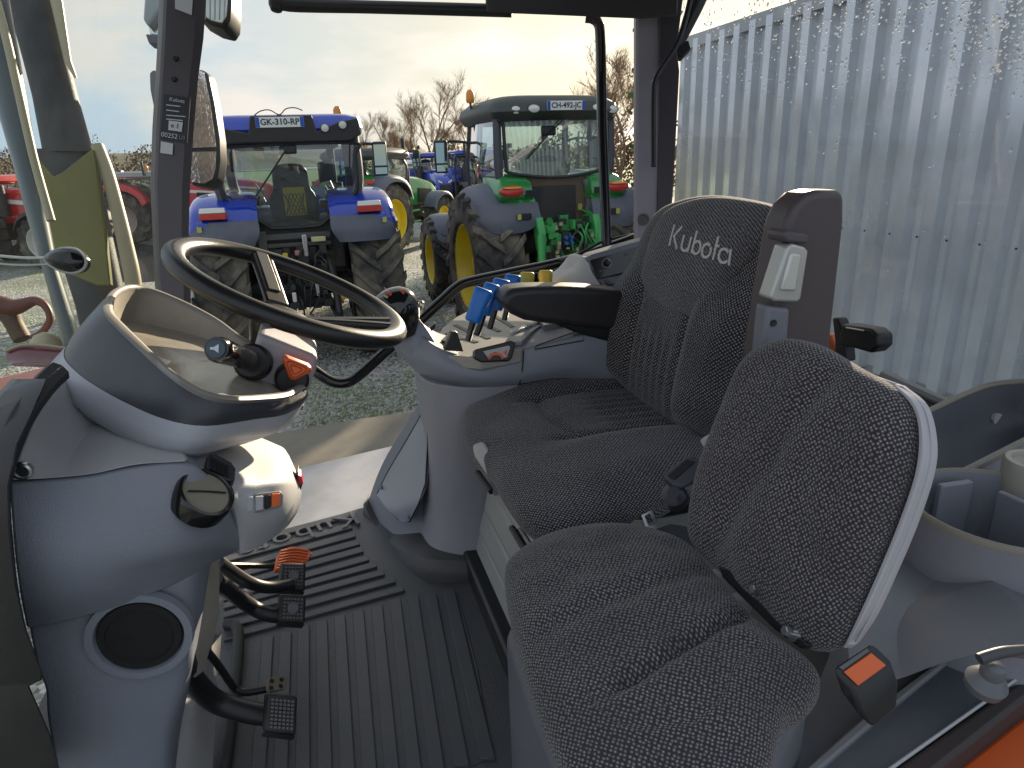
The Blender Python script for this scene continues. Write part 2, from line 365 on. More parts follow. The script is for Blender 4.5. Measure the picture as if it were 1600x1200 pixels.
def pillar(name, rows, d, label, cat, mats, depth=.10, face=(.10, .17, .80)):
    t = thing(name, label, cat, P(rows[-1][0], rows[-1][2], d))
    lp = []
    for (ul, ur, v) in rows:
        wd = ur - ul
        lp.append([P(ul, v, d + .05), P(ul + wd * face[0], v, d), P(ul + wd * face[1], v, d - .006), P(ul + wd * face[2], v, d - .006), P(ur, v, d + .010), P(ur, v, d + depth), P(ul, v, d + depth)])
    MB().loft(lp).build('pillar_trim', mats, t, ang=12)
    return t
pa = pillar('cab_pillar', [(243, 332, -170), (246, 326, -60), (248, 322, 0), (246, 318, 60), (243, 310, 120), (238, 303, 200), (235, 297, 290), (238, 295, 360), (241, 297, 430), (246, 299, 500), (252, 302, 600), (262, 306, 790)], 1.72,
            'slim dark front pillar carrying a black approval label, right of the windscreen', 'pillar', mat('pillar_front', (.085, .072, .078), .45, var=.08, vscale=5, bump=.25, bscale=420))
def onA(u, v): return P(u, v, 1.7125)
def sticker(parent, name, quad, m, off=.0015):
    n = (quad[1] - quad[0]).cross(quad[3] - quad[0]).normalized()
    if n.dot(CAM - quad[0]) < 0: n = -n
    return MB().prism([p + n * .0004 for p in quad], n * off).build(name, m, parent)
white_l = mat('label_white', (.62, .62, .62), .5, var=.05, vscale=60)
black_l = mat('label_black', (.012, .012, .014), .35)
st = sticker(pa, 'approval_label', [onA(257, 147), onA(298, 153), onA(293, 224), onA(251, 217)], black_l)
xd = (onA(293, 224) - onA(251, 217)).normalized(); yd = (onA(257, 147) - onA(251, 217)).normalized()
text_mb('Kubota', .0135, onA(278, 158) - FW * .004, xd, yd, .0004).build('lettering', white_l, st)
for k, (u, v, ww) in enumerate([(272, 164, 22), (271, 172, 20), (276, 180, 30), (274, 186, 26)]):
    sticker(st, 'text_line', [onA(u - ww / 2, v) - FW * .003, onA(u + ww / 2, v + 2.5) - FW * .003, onA(u + ww / 2, v + 4) - FW * .003, onA(u - ww / 2, v + 1.5) - FW * .003], white_l, .0004)
eb = sticker(st, 'mark_plate', [onA(265, 189) - FW * .003, onA(287, 192) - FW * .003, onA(285, 207) - FW * .003, onA(264, 204) - FW * .003], white_l, .0006)
text_mb('e 1', .017, onA(275, 198) - FW * .005, xd, yd, .0003).build('lettering', black_l, st)
text_mb('00252', .0170, onA(266, 213) - FW * .004, xd, yd, .0004).build('lettering', white_l, st)
text_mb('U3', .0135, onA(285.5, 216.5) - FW * .004, xd, yd, .0003).build('lettering', mat('label_grey', (.3, .3, .3), .5), st)
sticker(pa, 'white_label', [onA(252, 221), onA(271, 225), onA(270, 242), onA(251, 239)], white_l)
sticker(pa, 'white_label', [onA(274, -8), onA(302, -8), onA(300, 24), onA(274, 14)], white_l)
for (u, v) in ((275, 92), (272, 124)):
    MB().cyl(onA(u, v), onA(u, v) - FW * .004, .007, .006, 14).build('bolt', pl_black(), pa)
pb = pillar('cab_pillar', [(986, 1072, -190), (989, 1064, -60), (990, 1060, 0), (990, 1057, 60), (990, 1054, 150), (990, 1050, 250), (990, 1046, 350), (990, 1042, 480), (992, 1040, 660)], 2.05,
            'broad grey rear pillar with one bolt, behind the logo of the driver seat', 'pillar', mat('pillar_rear', (.27, .255, .29), .5, var=.06, vscale=5, bump=.25, bscale=420), face=(.05, .12, .62))
b_ = P(1005, 343, 2.040); lb = MB().lathe(b_, -FW, [(.018, .0), (.018, .004), (.013, .004), (.012, .001), (.0, .001)], 20); lb.build('bolt', pl_pillar(), pb)
MB().tube([P(1085, -30, 1.98), P(1062, 60, 1.98), P(1027, 118, 1.98), P(1021, 150, 1.98), P(1021, 260, 1.98)], .008, 8).build('cable', pl_black(), pb)
# dark rear frame next to the pillar and its bracket
fr = thing('window_frame', 'dark plum frame arm and bracket between grey rear pillar and rainy rear window', 'window frame', P(1050, 300, 2.1))
MB().prism([P(1030, -40, 2.035), P(1072, -40, 2.035), P(1058, 75, 2.035), P(1062, 110, 2.035), P(1052, 300, 2.035), P(1040, 420, 2.035), P(1026, 420, 2.035), P(1030, 200, 2.035)], FW * .05).build('jamb', mat('frame_plum', (.055, .045, .055), .5, var=.1), fr, bevel=.004)
MB().tube([P(1108, -40, 2.06), P(1082, 20, 2.06), P(1060, 72, 2.06)], [.028, .024, .014], 10).build('arm', pl_black(), fr)
MB().prism([P(1060, 70, 2.05), P(1076, 62, 2.05), P(1080, 76, 2.05), P(1066, 90, 2.05), P(1056, 84, 2.05)], FW * .03).build('bracket', pl_black(), fr, bevel=.003)

# header bar and roof lining
hd = thing('roof_header', 'dark roof lining with padded grab bar above the side window', 'roof lining', P(700, 0, 1.95))
MB().tube([P(436, 4, 1.95), P(470, 8, 1.95), P(620, 12, 1.95), P(800, 17, 1.95)], [.020, .0175, .0175, .0175], 14).build('grab_bar', pl_black(), hd)
MB().lathe(P(432, 0, 1.95), UP, [(.0, -.034), (.016, -.03), (.022, -.015), (.022, .06)], 18).build('bar_end', pl_black(), hd)
MB().prism([P(758, -150, 1.93), P(759, 21, 1.93), P(860, 25, 1.93), P(930, 28, 1.93), P(1004, 31, 1.93), P(1060, 26, 1.93), P(1060, -150, 1.93)], Vector((0, .06, .07))).build('roof_trim', mat('roof_trim', (.05, .045, .048), .6, var=.1), hd, bevel=.006)

MB().prism([AB(.62, .50, 2.99), AB(.62, 2.02, 2.99), AB(-1.30, 2.02, 2.99), AB(-1.30, .50, 2.99)], Z * .14).build('roof_panel', mat('roof_panel', (.16, .155, .15), .7, var=.08), hd, bevel=.02)
# side window frame: black tube
wf = thing('window_frame', 'glossy black tubular frame of the side window bending down behind the console', 'window frame', P(720, 440, 2.1))
MB().tube([P(915, 27, 2.12), P(932, 32, 2.12), P(938, 60, 2.12), P(941, 200, 2.12), P(946, 330, 2.12), P(948, 388, 2.12)], .0165, 12, n=40).build('upright', pl_gloss(), wf)
MB().tube([P(1004, 368, 2.14), P(950, 387, 2.12), P(880, 409, 2.11), P(800, 426, 2.10), P(735, 440, 2.09), P(715, 448, 2.08), P(690, 470, 2.06), P(655, 502, 2.03), P(600, 552, 2.0), P(562, 586, 1.97), P(542, 598, 1.95), P(520, 597, 1.94), P(495, 582, 1.93), P(470, 560, 1.93)], .0165, 12, n=90).build('lower_tube', pl_gloss(), wf)
MB().prism([P(950, 372, 2.15), P(1000, 362, 2.15), P(1000, 385, 2.15), P(950, 396, 2.15)], FW * .03).build('corner', pl_black(), wf, bevel=.003)
MB().tube([P(875, 408, 2.09), P(905, 396, 2.08), P(930, 383, 2.07), P(941, 378, 2.07), P(941, 388, 2.07), P(925, 402, 2.08)], .0045, 8).build('strap', pl_black(), wf)
# ------------- panes
gl_side = glass('side_glass', (.98, .99, .985), .10)
sp_o, sp_n = P(600, 300, 2.16), (L + F * .12).normalized()
side = MB().prism([PPl(302, -60, sp_o, sp_n), PPl(1000, -60, sp_o, sp_n), PPl(995, 385, sp_o, sp_n), PPl(720, 447, sp_o, sp_n), PPl(540, 604, sp_o, sp_n), PPl(470, 570, sp_o, sp_n), PPl(310, 560, sp_o, sp_n)], sp_n * .005)
tag(side.build('side_window', gl_side), 'large clear side window pane between the two pillars, tractors seen through it', 'window')
ws_o, ws_n = P(120, 300, 1.8), (F + L * .55 + Z * .12).normalized()
wsm = MB().prism([PPl(-260, -80, ws_o, ws_n), PPl(246, -80, ws_o, ws_n), PPl(240, 330, ws_o, ws_n), PPl(250, 600, ws_o, ws_n), PPl(-260, 640, ws_o, ws_n)], ws_n * .005)
tag(wsm.build('windscreen', glass('screen_glass', (.95, .985, .97), .6, dust=.05)), 'greenish windscreen pane left of the dark front pillar', 'window')
RW = -1.28
rw = thing('rear_window', 'rear window pane speckled with glittering raindrops, corrugated wall behind it', 'window', PA(1300, 400, RW))
MB().prism([PA(1052, -60, RW), PA(1750, -60, RW), PA(1750, 700, RW), PA(1500, 640, RW), PA(1330, 590, RW), PA(1040, 470, RW)], F * -.005).build('pane', glass('rear_glass', (.97, .98, .985), .45, dust=.07), rw)
drop = bpy.data.materials.new('rain_drop'); drop.use_nodes = True
_b = drop.node_tree.nodes['Principled BSDF']; _b.inputs['Transmission Weight'].default_value = 1; _b.inputs['IOR'].default_value = 1.33; _b.inputs['Roughness'].default_value = .03; _b.inputs['Base Color'].default_value = (1, 1, 1, 1)
db = MB(); rnd = random.Random(3)
def drop_at(u, v, r):
    c = PA(u, v, RW) - F * .0055; st_ = 1 + rnd.random() * .5
    lo = [[c - F * h + (L * math.cos(a) + Z * math.sin(a) * st_) * q for a in [2 * math.pi * k / 10 for k in range(10)]] for q, h in ((r, 0), (r * .93, r * .30), (r * .75, r * .56), (r * .42, r * .75), (r * .1, r * .82))]
    db.loft(lo)
cnt = 0
while cnt < 1300:
    u = rnd.uniform(1056, 1640); v = rnd.uniform(-10, 640)
    dens = max(0, 1 - v / 190) ** 1.3 if u < 1330 else (max(0, 1 - abs(v - 40) / 130) if u > 1480 else max(0, 1 - v / 150) * .55)
    dens = max(dens, .02 if v < 420 else .012)
    if noise.noise(Vector((u / 40, v / 40, 1))) < -.25: dens *= .4
    if rnd.random() < dens:
        drop_at(u, v, rnd.choice([.0012, .0015, .0018, .0022, .0028, .0036]) * (1 if v < 250 else .7)); cnt += 1
db.build('raindrops', drop, rw, kind='stuff')
tp_ = [PA(u, v, RW + .005) for u, v in [(1040, 490), (1330, 606), (1430, 640), (1500, 668), (1750, 740)]]
MB().prism(tp_ + [Vector((tp_[-1].x, tp_[-1].y, FL - .04)), Vector((tp_[0].x, tp_[0].y, FL - .04))], F * -.04).build('lower_panel', pl_dash(), rw, bevel=.004)
# light seal strip under the rear pane
MB().tube([PA(1380, 585, RW + .02), PA(1430, 608, RW + .02), PA(1490, 634, RW + .02), PA(1560, 655, RW + .02)], .012, 8).build('seal', mat('seal_grey', (.36, .36, .36), .6), rw)
MB().tube([PA(1400, 606, RW + .03), PA(1440, 630, RW + .03), PA(1500, 660, RW + .03)], .013, 8).build('rubber_seal', rubber(), rw)
hl = thing('window_latch', 'black latch handle with slotted grip at the bottom of the rear window', 'latch', PA(1330, 540, RW + .1))
MB().prism([PA(1316, 506, RW + .12), PA(1360, 514, RW + .12), PA(1371, 524, RW + .12), PA(1371, 542, RW + .12), PA(1360, 552, RW + .12), PA(1318, 540, RW + .12), PA(1310, 525, RW + .12)], F * -.045).build('grip', pl_black(), hl, bevel=.006)
MB().prism([PA(1300, 496, RW + .11), PA(1308, 497, RW + .11), PA(1318, 520, RW + .11), PA(1322, 565, RW + .11), PA(1303, 565, RW + .11), PA(1304, 535, RW + .11)], F * -.03).build('stem', pl_black(), hl, bevel=.004)
MB().tube([PA(1322, 512, RW + .122), PA(1350, 517, RW + .122)], .0018, 6, smooth=False).build('slot_edge', steel(), hl)
of = thing('orange_fender', 'sliver of orange bodywork showing behind the black window latch', 'fender', PA(1300, 540, RW - .1))
MB().prism([PA(1276, 522, RW - .06), PA(1296, 522, RW - .06), PA(1304, 540, RW - .06), PA(1310, 560, RW - .06), PA(1306, 590, RW - .06), PA(1276, 585, RW - .06)], F * -.05).build('panel', orange(), of, bevel=.006)

# ================================================================== FLOOR MAT
fm = thing('floor_mat', 'black ribbed rubber floor mat with raised brand lettering near the far sill', 'floor mat', AB(0, 1.3, FL))
mm = mat('mat_rubber', (.072, .075, .084), .42, var=.2, vscale=7, bump=.5, bscale=240, dirt=(.10, .098, .09), dscale=5, damt=.45)
zt = FL + .006
MB().prism([p - Z * .006 + Z * .0045 for p in [PZ(230, 895, zt), PZ(430, 837, zt), PZ(560, 797, zt), PZ(700, 770, zt), PZ(820, 900, zt), PZ(840, 1240, zt), PZ(250, 1240, zt)]], Z * .006).build('mat_sheet', mm, fm)
zt = FL + .0105
def rib(quad, h=.007): MB().prism(quad, Z * h).build('rib', mm, fm, bevel=.0012, bseg=1)
ZM = 520 / 1486
def m3(x, y, z=None): return PZ(280 + x * ZM, 780 + y * ZM, zt if z is None else z)
diag = [((250, 280), (775, 140)), ((270, 322), (790, 178)), ((380, 330), (808, 214)), ((395, 365), (825, 246)), ((390, 412), (850, 284)), ((575, 398), (885, 314)), ((575, 440), (920, 348)), ((575, 490), (970, 382)), ((575, 540), (1010, 420))]
for a_, b2 in diag:
    (xa, ya), (xb, yb) = a_, b2; sl_ = (yb - ya) / (xb - xa); xa2 = 200; ya2 = ya + sl_ * (xa2 - xa)
    rib([m3(xa2, ya2 - 26), m3(xb - 12, yb - 26), m3(xb, yb - 3), m3(xa2, ya2 - 3)])
rib([m3(395, 162), m3(772, 62), m3(774, 84), m3(395, 186)])
tops = [(372, 628), (452, 606), (532, 580), (612, 556), (692, 532), (775, 510), (858, 488), (940, 462), (1018, 446), (1100, 446), (1180, 420)]
bots = [(320, 1250), (420, 1250), (520, 1250), (620, 1250), (722, 1250), (820, 1250), (920, 1250), (1020, 1245), (1122, 1230), (1230, 1200), (1345, 1170)]
for (x0, y0), (x1, y1) in zip(tops, bots):
    rib([m3(x0, y0), m3(x0 + 50, y0 - 8), m3(x1 + 66, y1), m3(x1, y1)])
MB().tube([m3(1240, 420), m3(1330, 760), m3(1400, 1150), m3(1280, 1200)], .0025, 6, smooth=False).build('border', mm, fm)
xl = (PZ(430, 848, FL) - PZ(540, 815, FL)).normalized()
text_mb('Kubota', .105, PZ(470, 838, FL + .0105), xl, Vector((0, 0, 1)).cross(xl), .005, spacing=1.12).build('lettering', mat('mat_letter', (.10, .105, .115), .42, var=.1), fm, bevel=.001, bseg=1)
# left footwell trim
ft = thing('footwell_trim', 'grey footwell trim with rounded lip between dash and floor mat', 'trim', AB(.3, 1.2, FL))
MB().patch([[PZ(316, 880, FL + .42), PZ(330, 890, FL + .38), PZ(340, 905, FL + .36)], [PZ(312, 960, FL + .22), PZ(328, 968, FL + .2), PZ(345, 985, FL + .18)], [PZ(300, 1040, FL + .16), PZ(318, 1060, FL + .14), PZ(345, 1010, FL + .10)], [PZ(262, 1230, FL + .12), PZ(295, 1230, FL + .08), PZ(330, 1230, FL + .02)]], 6, 8, F * .03).build('side_trim', pl_light(), ft)
MB().tube([PZ(352, 975, FL + .03), PZ(372, 985, FL + .03), PZ(366, 1080, FL + .02), PZ(345, 1240, FL + .02)], .012, 10).build('lip', rubber(), ft)
# ================================================================== DASH AND STEERING
ds = thing('dashboard', 'grey moulded front console with round air vents and a speaker, under the instrument binnacle', 'dashboard', AB(.3, .95, FL))
def GB(rows): return [[PB(*q) for q in r] for r in rows]
inw = L * .16 + F * .05
MB().patch(GB([
    [(112, 574, 1.00), (150, 590, 1.03), (195, 612, 1.04), (250, 640, 1.04), (315, 650, 1.04)],
    [(64, 638, .86), (110, 645, .92), (170, 665, .95), (240, 690, .96), (310, 690, .96)],
    [(33, 705, .79), (85, 708, .82), (150, 712, .85), (225, 715, .87), (303, 712, .88)],
    [(14, 752, .765), (80, 748, .765), (145, 741, .765), (215, 726, .77), (293, 721, .78)]]), 6, 6, inw).build('upper_panel', pl_light(), ds, bevel=.003)
MB().patch(GB([
    [(15, 754, .770), (80, 750, .770), (145, 743, .770), (215, 729, .775), (291, 724, .785), (335, 752, .80), (366, 790, .83)],
    [(18, 800, .755), (80, 800, .755), (150, 795, .755), (220, 790, .757), (290, 785, .765), (338, 795, .785), (376, 830, .83)],
    [(24, 870, .745), (85, 870, .742), (155, 868, .742), (225, 862, .747), (290, 850, .76), (338, 848, .79), (376, 856, .84)],
    [(32, 930, .752), (90, 928, .75), (160, 915, .75), (230, 895, .76), (290, 880, .775), (333, 868, .81), (362, 866, .85)],
    [(42, 982, .775), (100, 972, .772), (170, 952, .772), (240, 927, .78), (295, 902, .795), (322, 886, .82), (345, 872, .86)]]), 6, 6, inw).build('side_panel', pl_dash(), ds, bevel=.003)
MB().patch(GB([
    [(46, 980, .785), (110, 966, .785), (180, 946, .785), (245, 922, .79), (300, 898, .80), (330, 876, .85)],
    [(58, 1040, .785), (115, 1035, .78), (180, 1020, .78), (245, 1005, .785), (296, 990, .80), (312, 985, .85)],
    [(72, 1080, .785), (120, 1080, .78), (180, 1080, .78), (240, 1075, .785), (290, 1065, .80), (300, 1050, .85)],
    [(76, 1130, .785), (120, 1135, .78), (180, 1140, .78), (240, 1140, .785), (270, 1140, .80), (282, 1140, .85)],
    [(95, 1225, .785), (130, 1225, .78), (180, 1225, .78), (230, 1225, .785), (262, 1225, .80), (272, 1225, .85)]]), 6, 6, inw).build('lower_panel', pl_dash(), ds, bevel=.003)
MB().patch(GB([
    [(293, 702, .90), (345, 688, .99), (395, 688, 1.04), (438, 697, 1.08), (452, 712, 1.09)],
    [(300, 722, .81), (345, 735, .835), (395, 742, .855), (440, 740, .895), (465, 742, .98)],
    [(345, 757, .795), (370, 772, .808), (405, 775, .828), (447, 766, .870), (471, 768, .955)],
    [(368, 802, .81), (385, 810, .815), (415, 813, .835), (448, 803, .875), (466, 797, .955)],
    [(376, 866, .84), (386, 862, .845), (408, 853, .865), (434, 836, .90), (450, 822, .97)]]), 6, 6, L * .12 + F * .08).build('nose_panel', pl_light(), ds, bevel=.003)
def onpl(u, v, o, n, off=0): return PPl(u, v, o + n * off, n)
# rectangular recess with grille
no = PB(345, 730, .825) ; no += (CAM - no).normalized() * .016; nn = (-L * .62 + Z * .72 - F * .3).normalized()
rc = MB().prism([onpl(u, v, no, nn, .003) for u, v in [(322, 715), (328, 709), (338, 709), (362, 722), (369, 732), (367, 750), (360, 752), (326, 738), (320, 730)]], -nn * .02).build('vent_recess', pl_black(), ds, bevel=.002)
for k in range(5):
    MB().prism([onpl(u, v, no, nn, .0035) for u, v in [(328 + k * 6, 714 + k * 3.3), (332 + k * 6, 716 + k * 3.3), (332 + k * 6, 736 + k * 2.8), (328 + k * 6, 734 + k * 2.8)]], nn * .003).build('vent_slat', pl_gloss(), rc)
# round vent on the shoulder
vo = PB(322, 771, .773); vv = ray(328, 768).normalized(); vn = (-vv * .55 + (RT * .63 + UP * .77) * .83).normalized()
rvb = MB().lathe(vo, vn, [(.034, -.02), (.034, .000), (.032, .004), (.029, .005), (.027, .002), (.027, -.01)], 40).build('air_vent', pl_gloss(), ds)
MB().lathe(vo, vn, [(.0268, -.001), (.0268, .001), (.0, .003)], 40).build('vent_flap', mat('vent_flap', (.24, .22, .17), .35), rvb)
ve = vn.orthogonal().normalized()
MB().tube([vo + vn * .0032 + ve * .022, vo + vn * .0042, vo + vn * .0032 - ve * .022], .0012, 6).build('flap_rib', pl_black(), rvb)
# speaker
so_ = PB(219, 993, .779); sn = (-L * .995 + F * .02).normalized()
spk = MB().lathe(so_, sn, [(.0600, -.006), (.0590, .005), (.0500, .005), (.0475, -.004)], 48, caps=False).build('speaker_ring', pl_dash(), ds)
MB().lathe(so_, sn, [(.0475, .0), (.046, .003), (.038, .0035), (.037, .001), (.030, .0016), (.0, .0025)], 48).build('speaker_grille', mat('grille_black', (.012, .012, .013), .55, bump=1.0, bscale=900), spk)
# switch strip on the nose
wo = PB(410, 784, .828); wn = (-L * .93 - F * .30 + Z * .08).normalized()
sw = MB().prism([onpl(u, v, wo, wn, -.001) for u, v in [(380, 778), (384, 772), (436, 766), (441, 771), (440, 788), (432, 793), (386, 802), (381, 797)]], wn * .006).build('switch_strip', mat('switch_strip', (.22, .22, .24), .4), ds, bevel=.0015)
for k, (c_, m_) in enumerate([((384, 776, 394, 799), pl_pale()), ((398, 775, 410, 797), pl_light()), ((413, 773, 421, 795), pl_black()), ((423, 771, 436, 791), orange_pl())]):
    MB().prism([onpl(u, v, wo, wn, .005) for u, v in [(c_[0], c_[1]), (c_[2], c_[1] - 1.5), (c_[2], c_[3] - 3), (c_[0], c_[3])]], wn * .005).build('switch', m_, sw, bevel=.001)
rs = MB().prism([PB(462, 740, .95), PB(466, 738, .95), PB(473, 756, .95), PB(469, 770, .95), PB(461, 770, .95)], L * .03).build('side_switch', pl_black(), ds, bevel=.002)
MB().prism([PB(465, 742, .945), PB(471, 745, .945), PB(474, 757, .945), PB(466, 758, .945)], L * .025).build('button', mat('red_button', (.45, .02, .05), .4), rs, bevel=.001)
for (u, v, b) in ((35, 736, .768),):
    sc_ = MB().lathe(PB(u, v, b), -L, [(.0095, -.004), (.0095, .002), (.007, .003), (.006, .001), (.0, .001)], 20).build('screw', steel(), ds)
# dark A-post / door seal at the very left and the opening lip
dp = thing('door_post', 'black door post and rubber seal at the left edge beside the dash', 'door post', AB(.42, .7, FL))
MB().loft([[PB(u0, v, b), PB(u1, v, b - .02), PB(u1 - 3, v, b - .035), PB(u0 - 30, v, b - .01), PB(u0 - 40, v, b + .12), PB(u1 - 10, v, b + .12)] for (u0, u1, v, b) in
   [(58, 74, 592, .80), (38, 66, 612, .785), (8, 52, 645, .77), (-25, 28, 695, .75), (-45, 14, 760, .74), (-45, 16, 830, .74), (-40, 25, 910, .74), (-35, 42, 985, .74), (-30, 66, 1050, .74), (-20, 66, 1062, .74), (-20, 46, 1072, .74), (0, 80, 1150, .74), (10, 100, 1230, .74)]]).build('post', pl_black(), dp, ang=60)
MB().tube([PB(92, 580, .80), PB(62, 610, .775), PB(24, 670, .745), PB(-4, 760, .735), PB(0, 860, .735), (PB(14, 960, .735)), PB(40, 1060, .735)], .012, 8, n=40).build('seal', rubber(), dp)

# -------------------------------------------------- binnacle
N_B = Vector((.46, .14, .875)).normalized()
C_B = PB(315, 535, 1.04)
bn = thing('instrument_binnacle', 'two-tone hooded instrument binnacle with sunlit dusty dial panel and steering column head', 'instrument panel', C_B - Z * .2)
rim_px = [(161, 492), (163, 474), (175, 459), (196, 451), (222, 453), (255, 464), (300, 484), (340, 506), (380, 535), (430, 562), (480, 598), (455, 622), (405, 630), (350, 631), (310, 620), (270, 596), (235, 566), (205, 538), (180, 514)]
rim = spline([PPl(u, v, C_B, N_B) for u, v in rim_px], 96, True)
rc_ = sum(rim, Vector()) / len(rim)
def ringk(k, h, sh=Vector((0, 0, 0))): return [rc_ + (p - rc_) * k + N_B * h + sh for p in rim]
def off_in(r, h): return [p + (rc_ - p).normalized() * r + N_B * h for p in rim]
sh = Vector((.02, -.01, 0))
hood_dark = mat('hood_dark', (.035, .038, .046), .35, var=.12, vscale=4, bump=.2, bscale=500, dirt=(.16, .16, .16), dscale=5, damt=.15)
tan_pl = mat('dial_tray', (.30, .275, .235), .5, var=.10, vscale=5, bump=.25, bscale=420, dirt=(.46, .42, .34), dscale=9, damt=.55)
fpl = (F - N_B * F.dot(N_B)).normalized()
fmx = max((p - rc_).dot(fpl) for p in rim)
def fw(p): return sst(-.75, .95, (p - rc_).dot(fpl) / fmx)
def sst(a, b, x):
    t = max(0, min(1, (x - a) / (b - a))); return t * t * (3 - 2 * t)
def vl(out, h):
    """loop below the rim: out / h are (rear, front) pairs"""
    lo = []
    for p in rim:
        f = fw(p); o_ = out[0] + (out[1] - out[0]) * f; hh = h[0] + (h[1] - h[0]) * f
        lo.append(p + (p - rc_).normalized() * o_ + N_B * hh)
    return lo
hb = MB().loft([off_in(.002, .0), vl((.003, .006), (-.006, -.008)), vl((.006, .016), (-.010, -.034)), vl((.006, .023), (-.016, -.056)), vl((.005, .025), (-.021, -.072))], caps=False)
hb.build('hood_band', hood_dark, bn, ang=60)
lowb = [vl((.0055, .0255), (-.020, -.071)), vl((.006, .027), (-.036, -.090)), vl((.002, .022), (-.052, -.112)), vl((-.004, .014), (-.055, -.118)), vl((-.004, .012), (-.058, -.122)), vl((-.025, -.015), (-.078, -.135)), vl((-.07, -.06), (-.110, -.150)), vl((-.10, -.09), (-.125, -.155))]
MB().loft(lowb, caps=False, cap1=True).build('lower_shell', pl_pale(), bn, ang=60)
MB().loft([off_in(.002, .0), off_in(-.001, .006), off_in(.004, .009), off_in(.011, .007), off_in(.012, .0)], caps=False).build('rim_lip', mat('rim_lip', (.26, .24, .22), .4), bn, ang=70)
MB().loft([off_in(.0115, .002), vl((-.016, -.018), (-.006, -.020)), vl((-.020, -.026), (-.010, -.038)), vl((-.024, -.036), (-.013, -.048))], caps=False).build('inner_wall', tan_pl, bn, ang=60)
l0 = vl((-.0225, -.034), (-.011, -.046)); cz_ = sum(l0, Vector()) / len(l0)
dial_pts = lambda k, h: [cz_ + (p - cz_) * k + N_B * h for p in l0]
tray = MB().loft([l0, dial_pts(.94, .001), dial_pts(.90, -.002), dial_pts(.6, .001), dial_pts(.3, .002), dial_pts(.04, .002)], caps=True)
dt = tray.build('dial_panel', mat('dial_cover', (.30, .28, .24), .2, var=.1, vscale=6, bump=.1, bscale=300, dirt=(.50, .46, .38), dscale=14, damt=.6), bn)
# column head
bx = L * .10
hp = [PB(404, 520, 1.0), PB(497, 556, 1.0), PB(494, 580, 1.0), PB(472, 637, 1.0), PB(384, 603, 1.0), PB(392, 560, 1.0)]
ch = MB().prism(hp, bx).build('column_head', mat('column_head', (.40, .39, .43), .45, var=.05, vscale=6, bump=.2, bscale=500), bn, bevel=.008, bseg=3)
MB().prism([PB(391, 575, .997), PB(400, 578, .997), PB(394, 612, .997), PB(380, 607, .997)], L * .03).build('stalk_slot', pl_black(), ch)
MB().prism([PB(444, 596, .997), PB(458, 598, .997), PB(448, 629, .997), PB(436, 625, .997)], L * .03).build('stem_slot', pl_black(), ch)
MB().prism([PB(384, 600, .985), PB(474, 634, .985), PB(472, 641, .985), PB(378, 622, .985)], L * .1).build('gap_shadow', pl_black(), ch)
for (u, v) in ((425, 615), (461, 626)): MB().lathe(PB(u, v, .9985), -L, [(.005, -.002), (.005, .002), (.0, .001)], 12).build('screw', pl_black(), ch)
b0, b1, b2, b3 = PB(399, 567, 1.0), PB(386, 562, .965), PB(362, 553, .91), PB(338, 545, .86)
stk = MB(); ax = (b3 - b0).normalized()
stk.lathe(b0, ax, [(.022, -.01), (.026, .002), (.026, .018), (.022, .022)], 24)
st2 = stk.build('stalk_boot', pl_black(), bn)
ln = (b3 - b0).length
MB().lathe(b0, ax, [(.0145, .015), (.0145, ln * .45), (.0150, ln * .46), (.0150, ln * .62), (.0155, ln * .63), (.0165, ln * .9), (.0165, ln - .006), (.0145, ln), (.0, ln)], 24).build('stalk', pl_gloss(), st2)
MB().lathe(b0 + ax * (ln + .0005), ax, [(.0115, -.001), (.0115, .002), (.010, .0025), (.0, .0025)], 24).build('horn_button', mat('horn_blue', (.05, .07, .10), .35), st2)
hx = (RT - ax * RT.dot(ax)).normalized(); hy = ax.cross(hx); hy = hy if hy.z > 0 else -hy
hc = b0 + ax * (ln + .0032)
MB().prism([hc + hx * x + hy * y for x, y in ((-.006, .0015), (-.002, .0015), (.004, .0055), (.004, -.0055), (-.002, -.0015), (-.006, -.0015))], ax * .0008).build('horn_symbol', label_w := mat('symbol_white', (.6, .65, .7), .5), st2)
# hazard knob
kb = PB(456, 590, 1.0); kn = (-L + F * -.05 + Z * .1).normalized()
knb = MB().lathe(kb, kn, [(.023, -.01), (.025, .004), (.024, .016), (.020, .02), (.0, .02)], 28).build('knob_base', pl_black(), bn)
ko = kb + kn * .02
tri = [PPl(u, v, ko, kn) for u, v in [(441, 558), (446, 553), (482, 567), (487, 573), (484, 580), (462, 592), (456, 592), (451, 588), (442, 565)]]
tcn = sum(tri, Vector()) / len(tri)
MB().loft([tri, [p + kn * .012 for p in tri], [tcn + (p - tcn) * .8 + kn * .018 for p in tri]]).build('warning_knob', orange_pl(), knb, bevel=.002)
for k in (.62, .36):
    q = [tcn + (p - tcn) * k + kn * .0185 for p in tri]
    MB().tube(q, .0009, 5, closed=True, n=30).build('triangle_mark', mat('dark_orange', (.42, .05, .01), .5), knb)

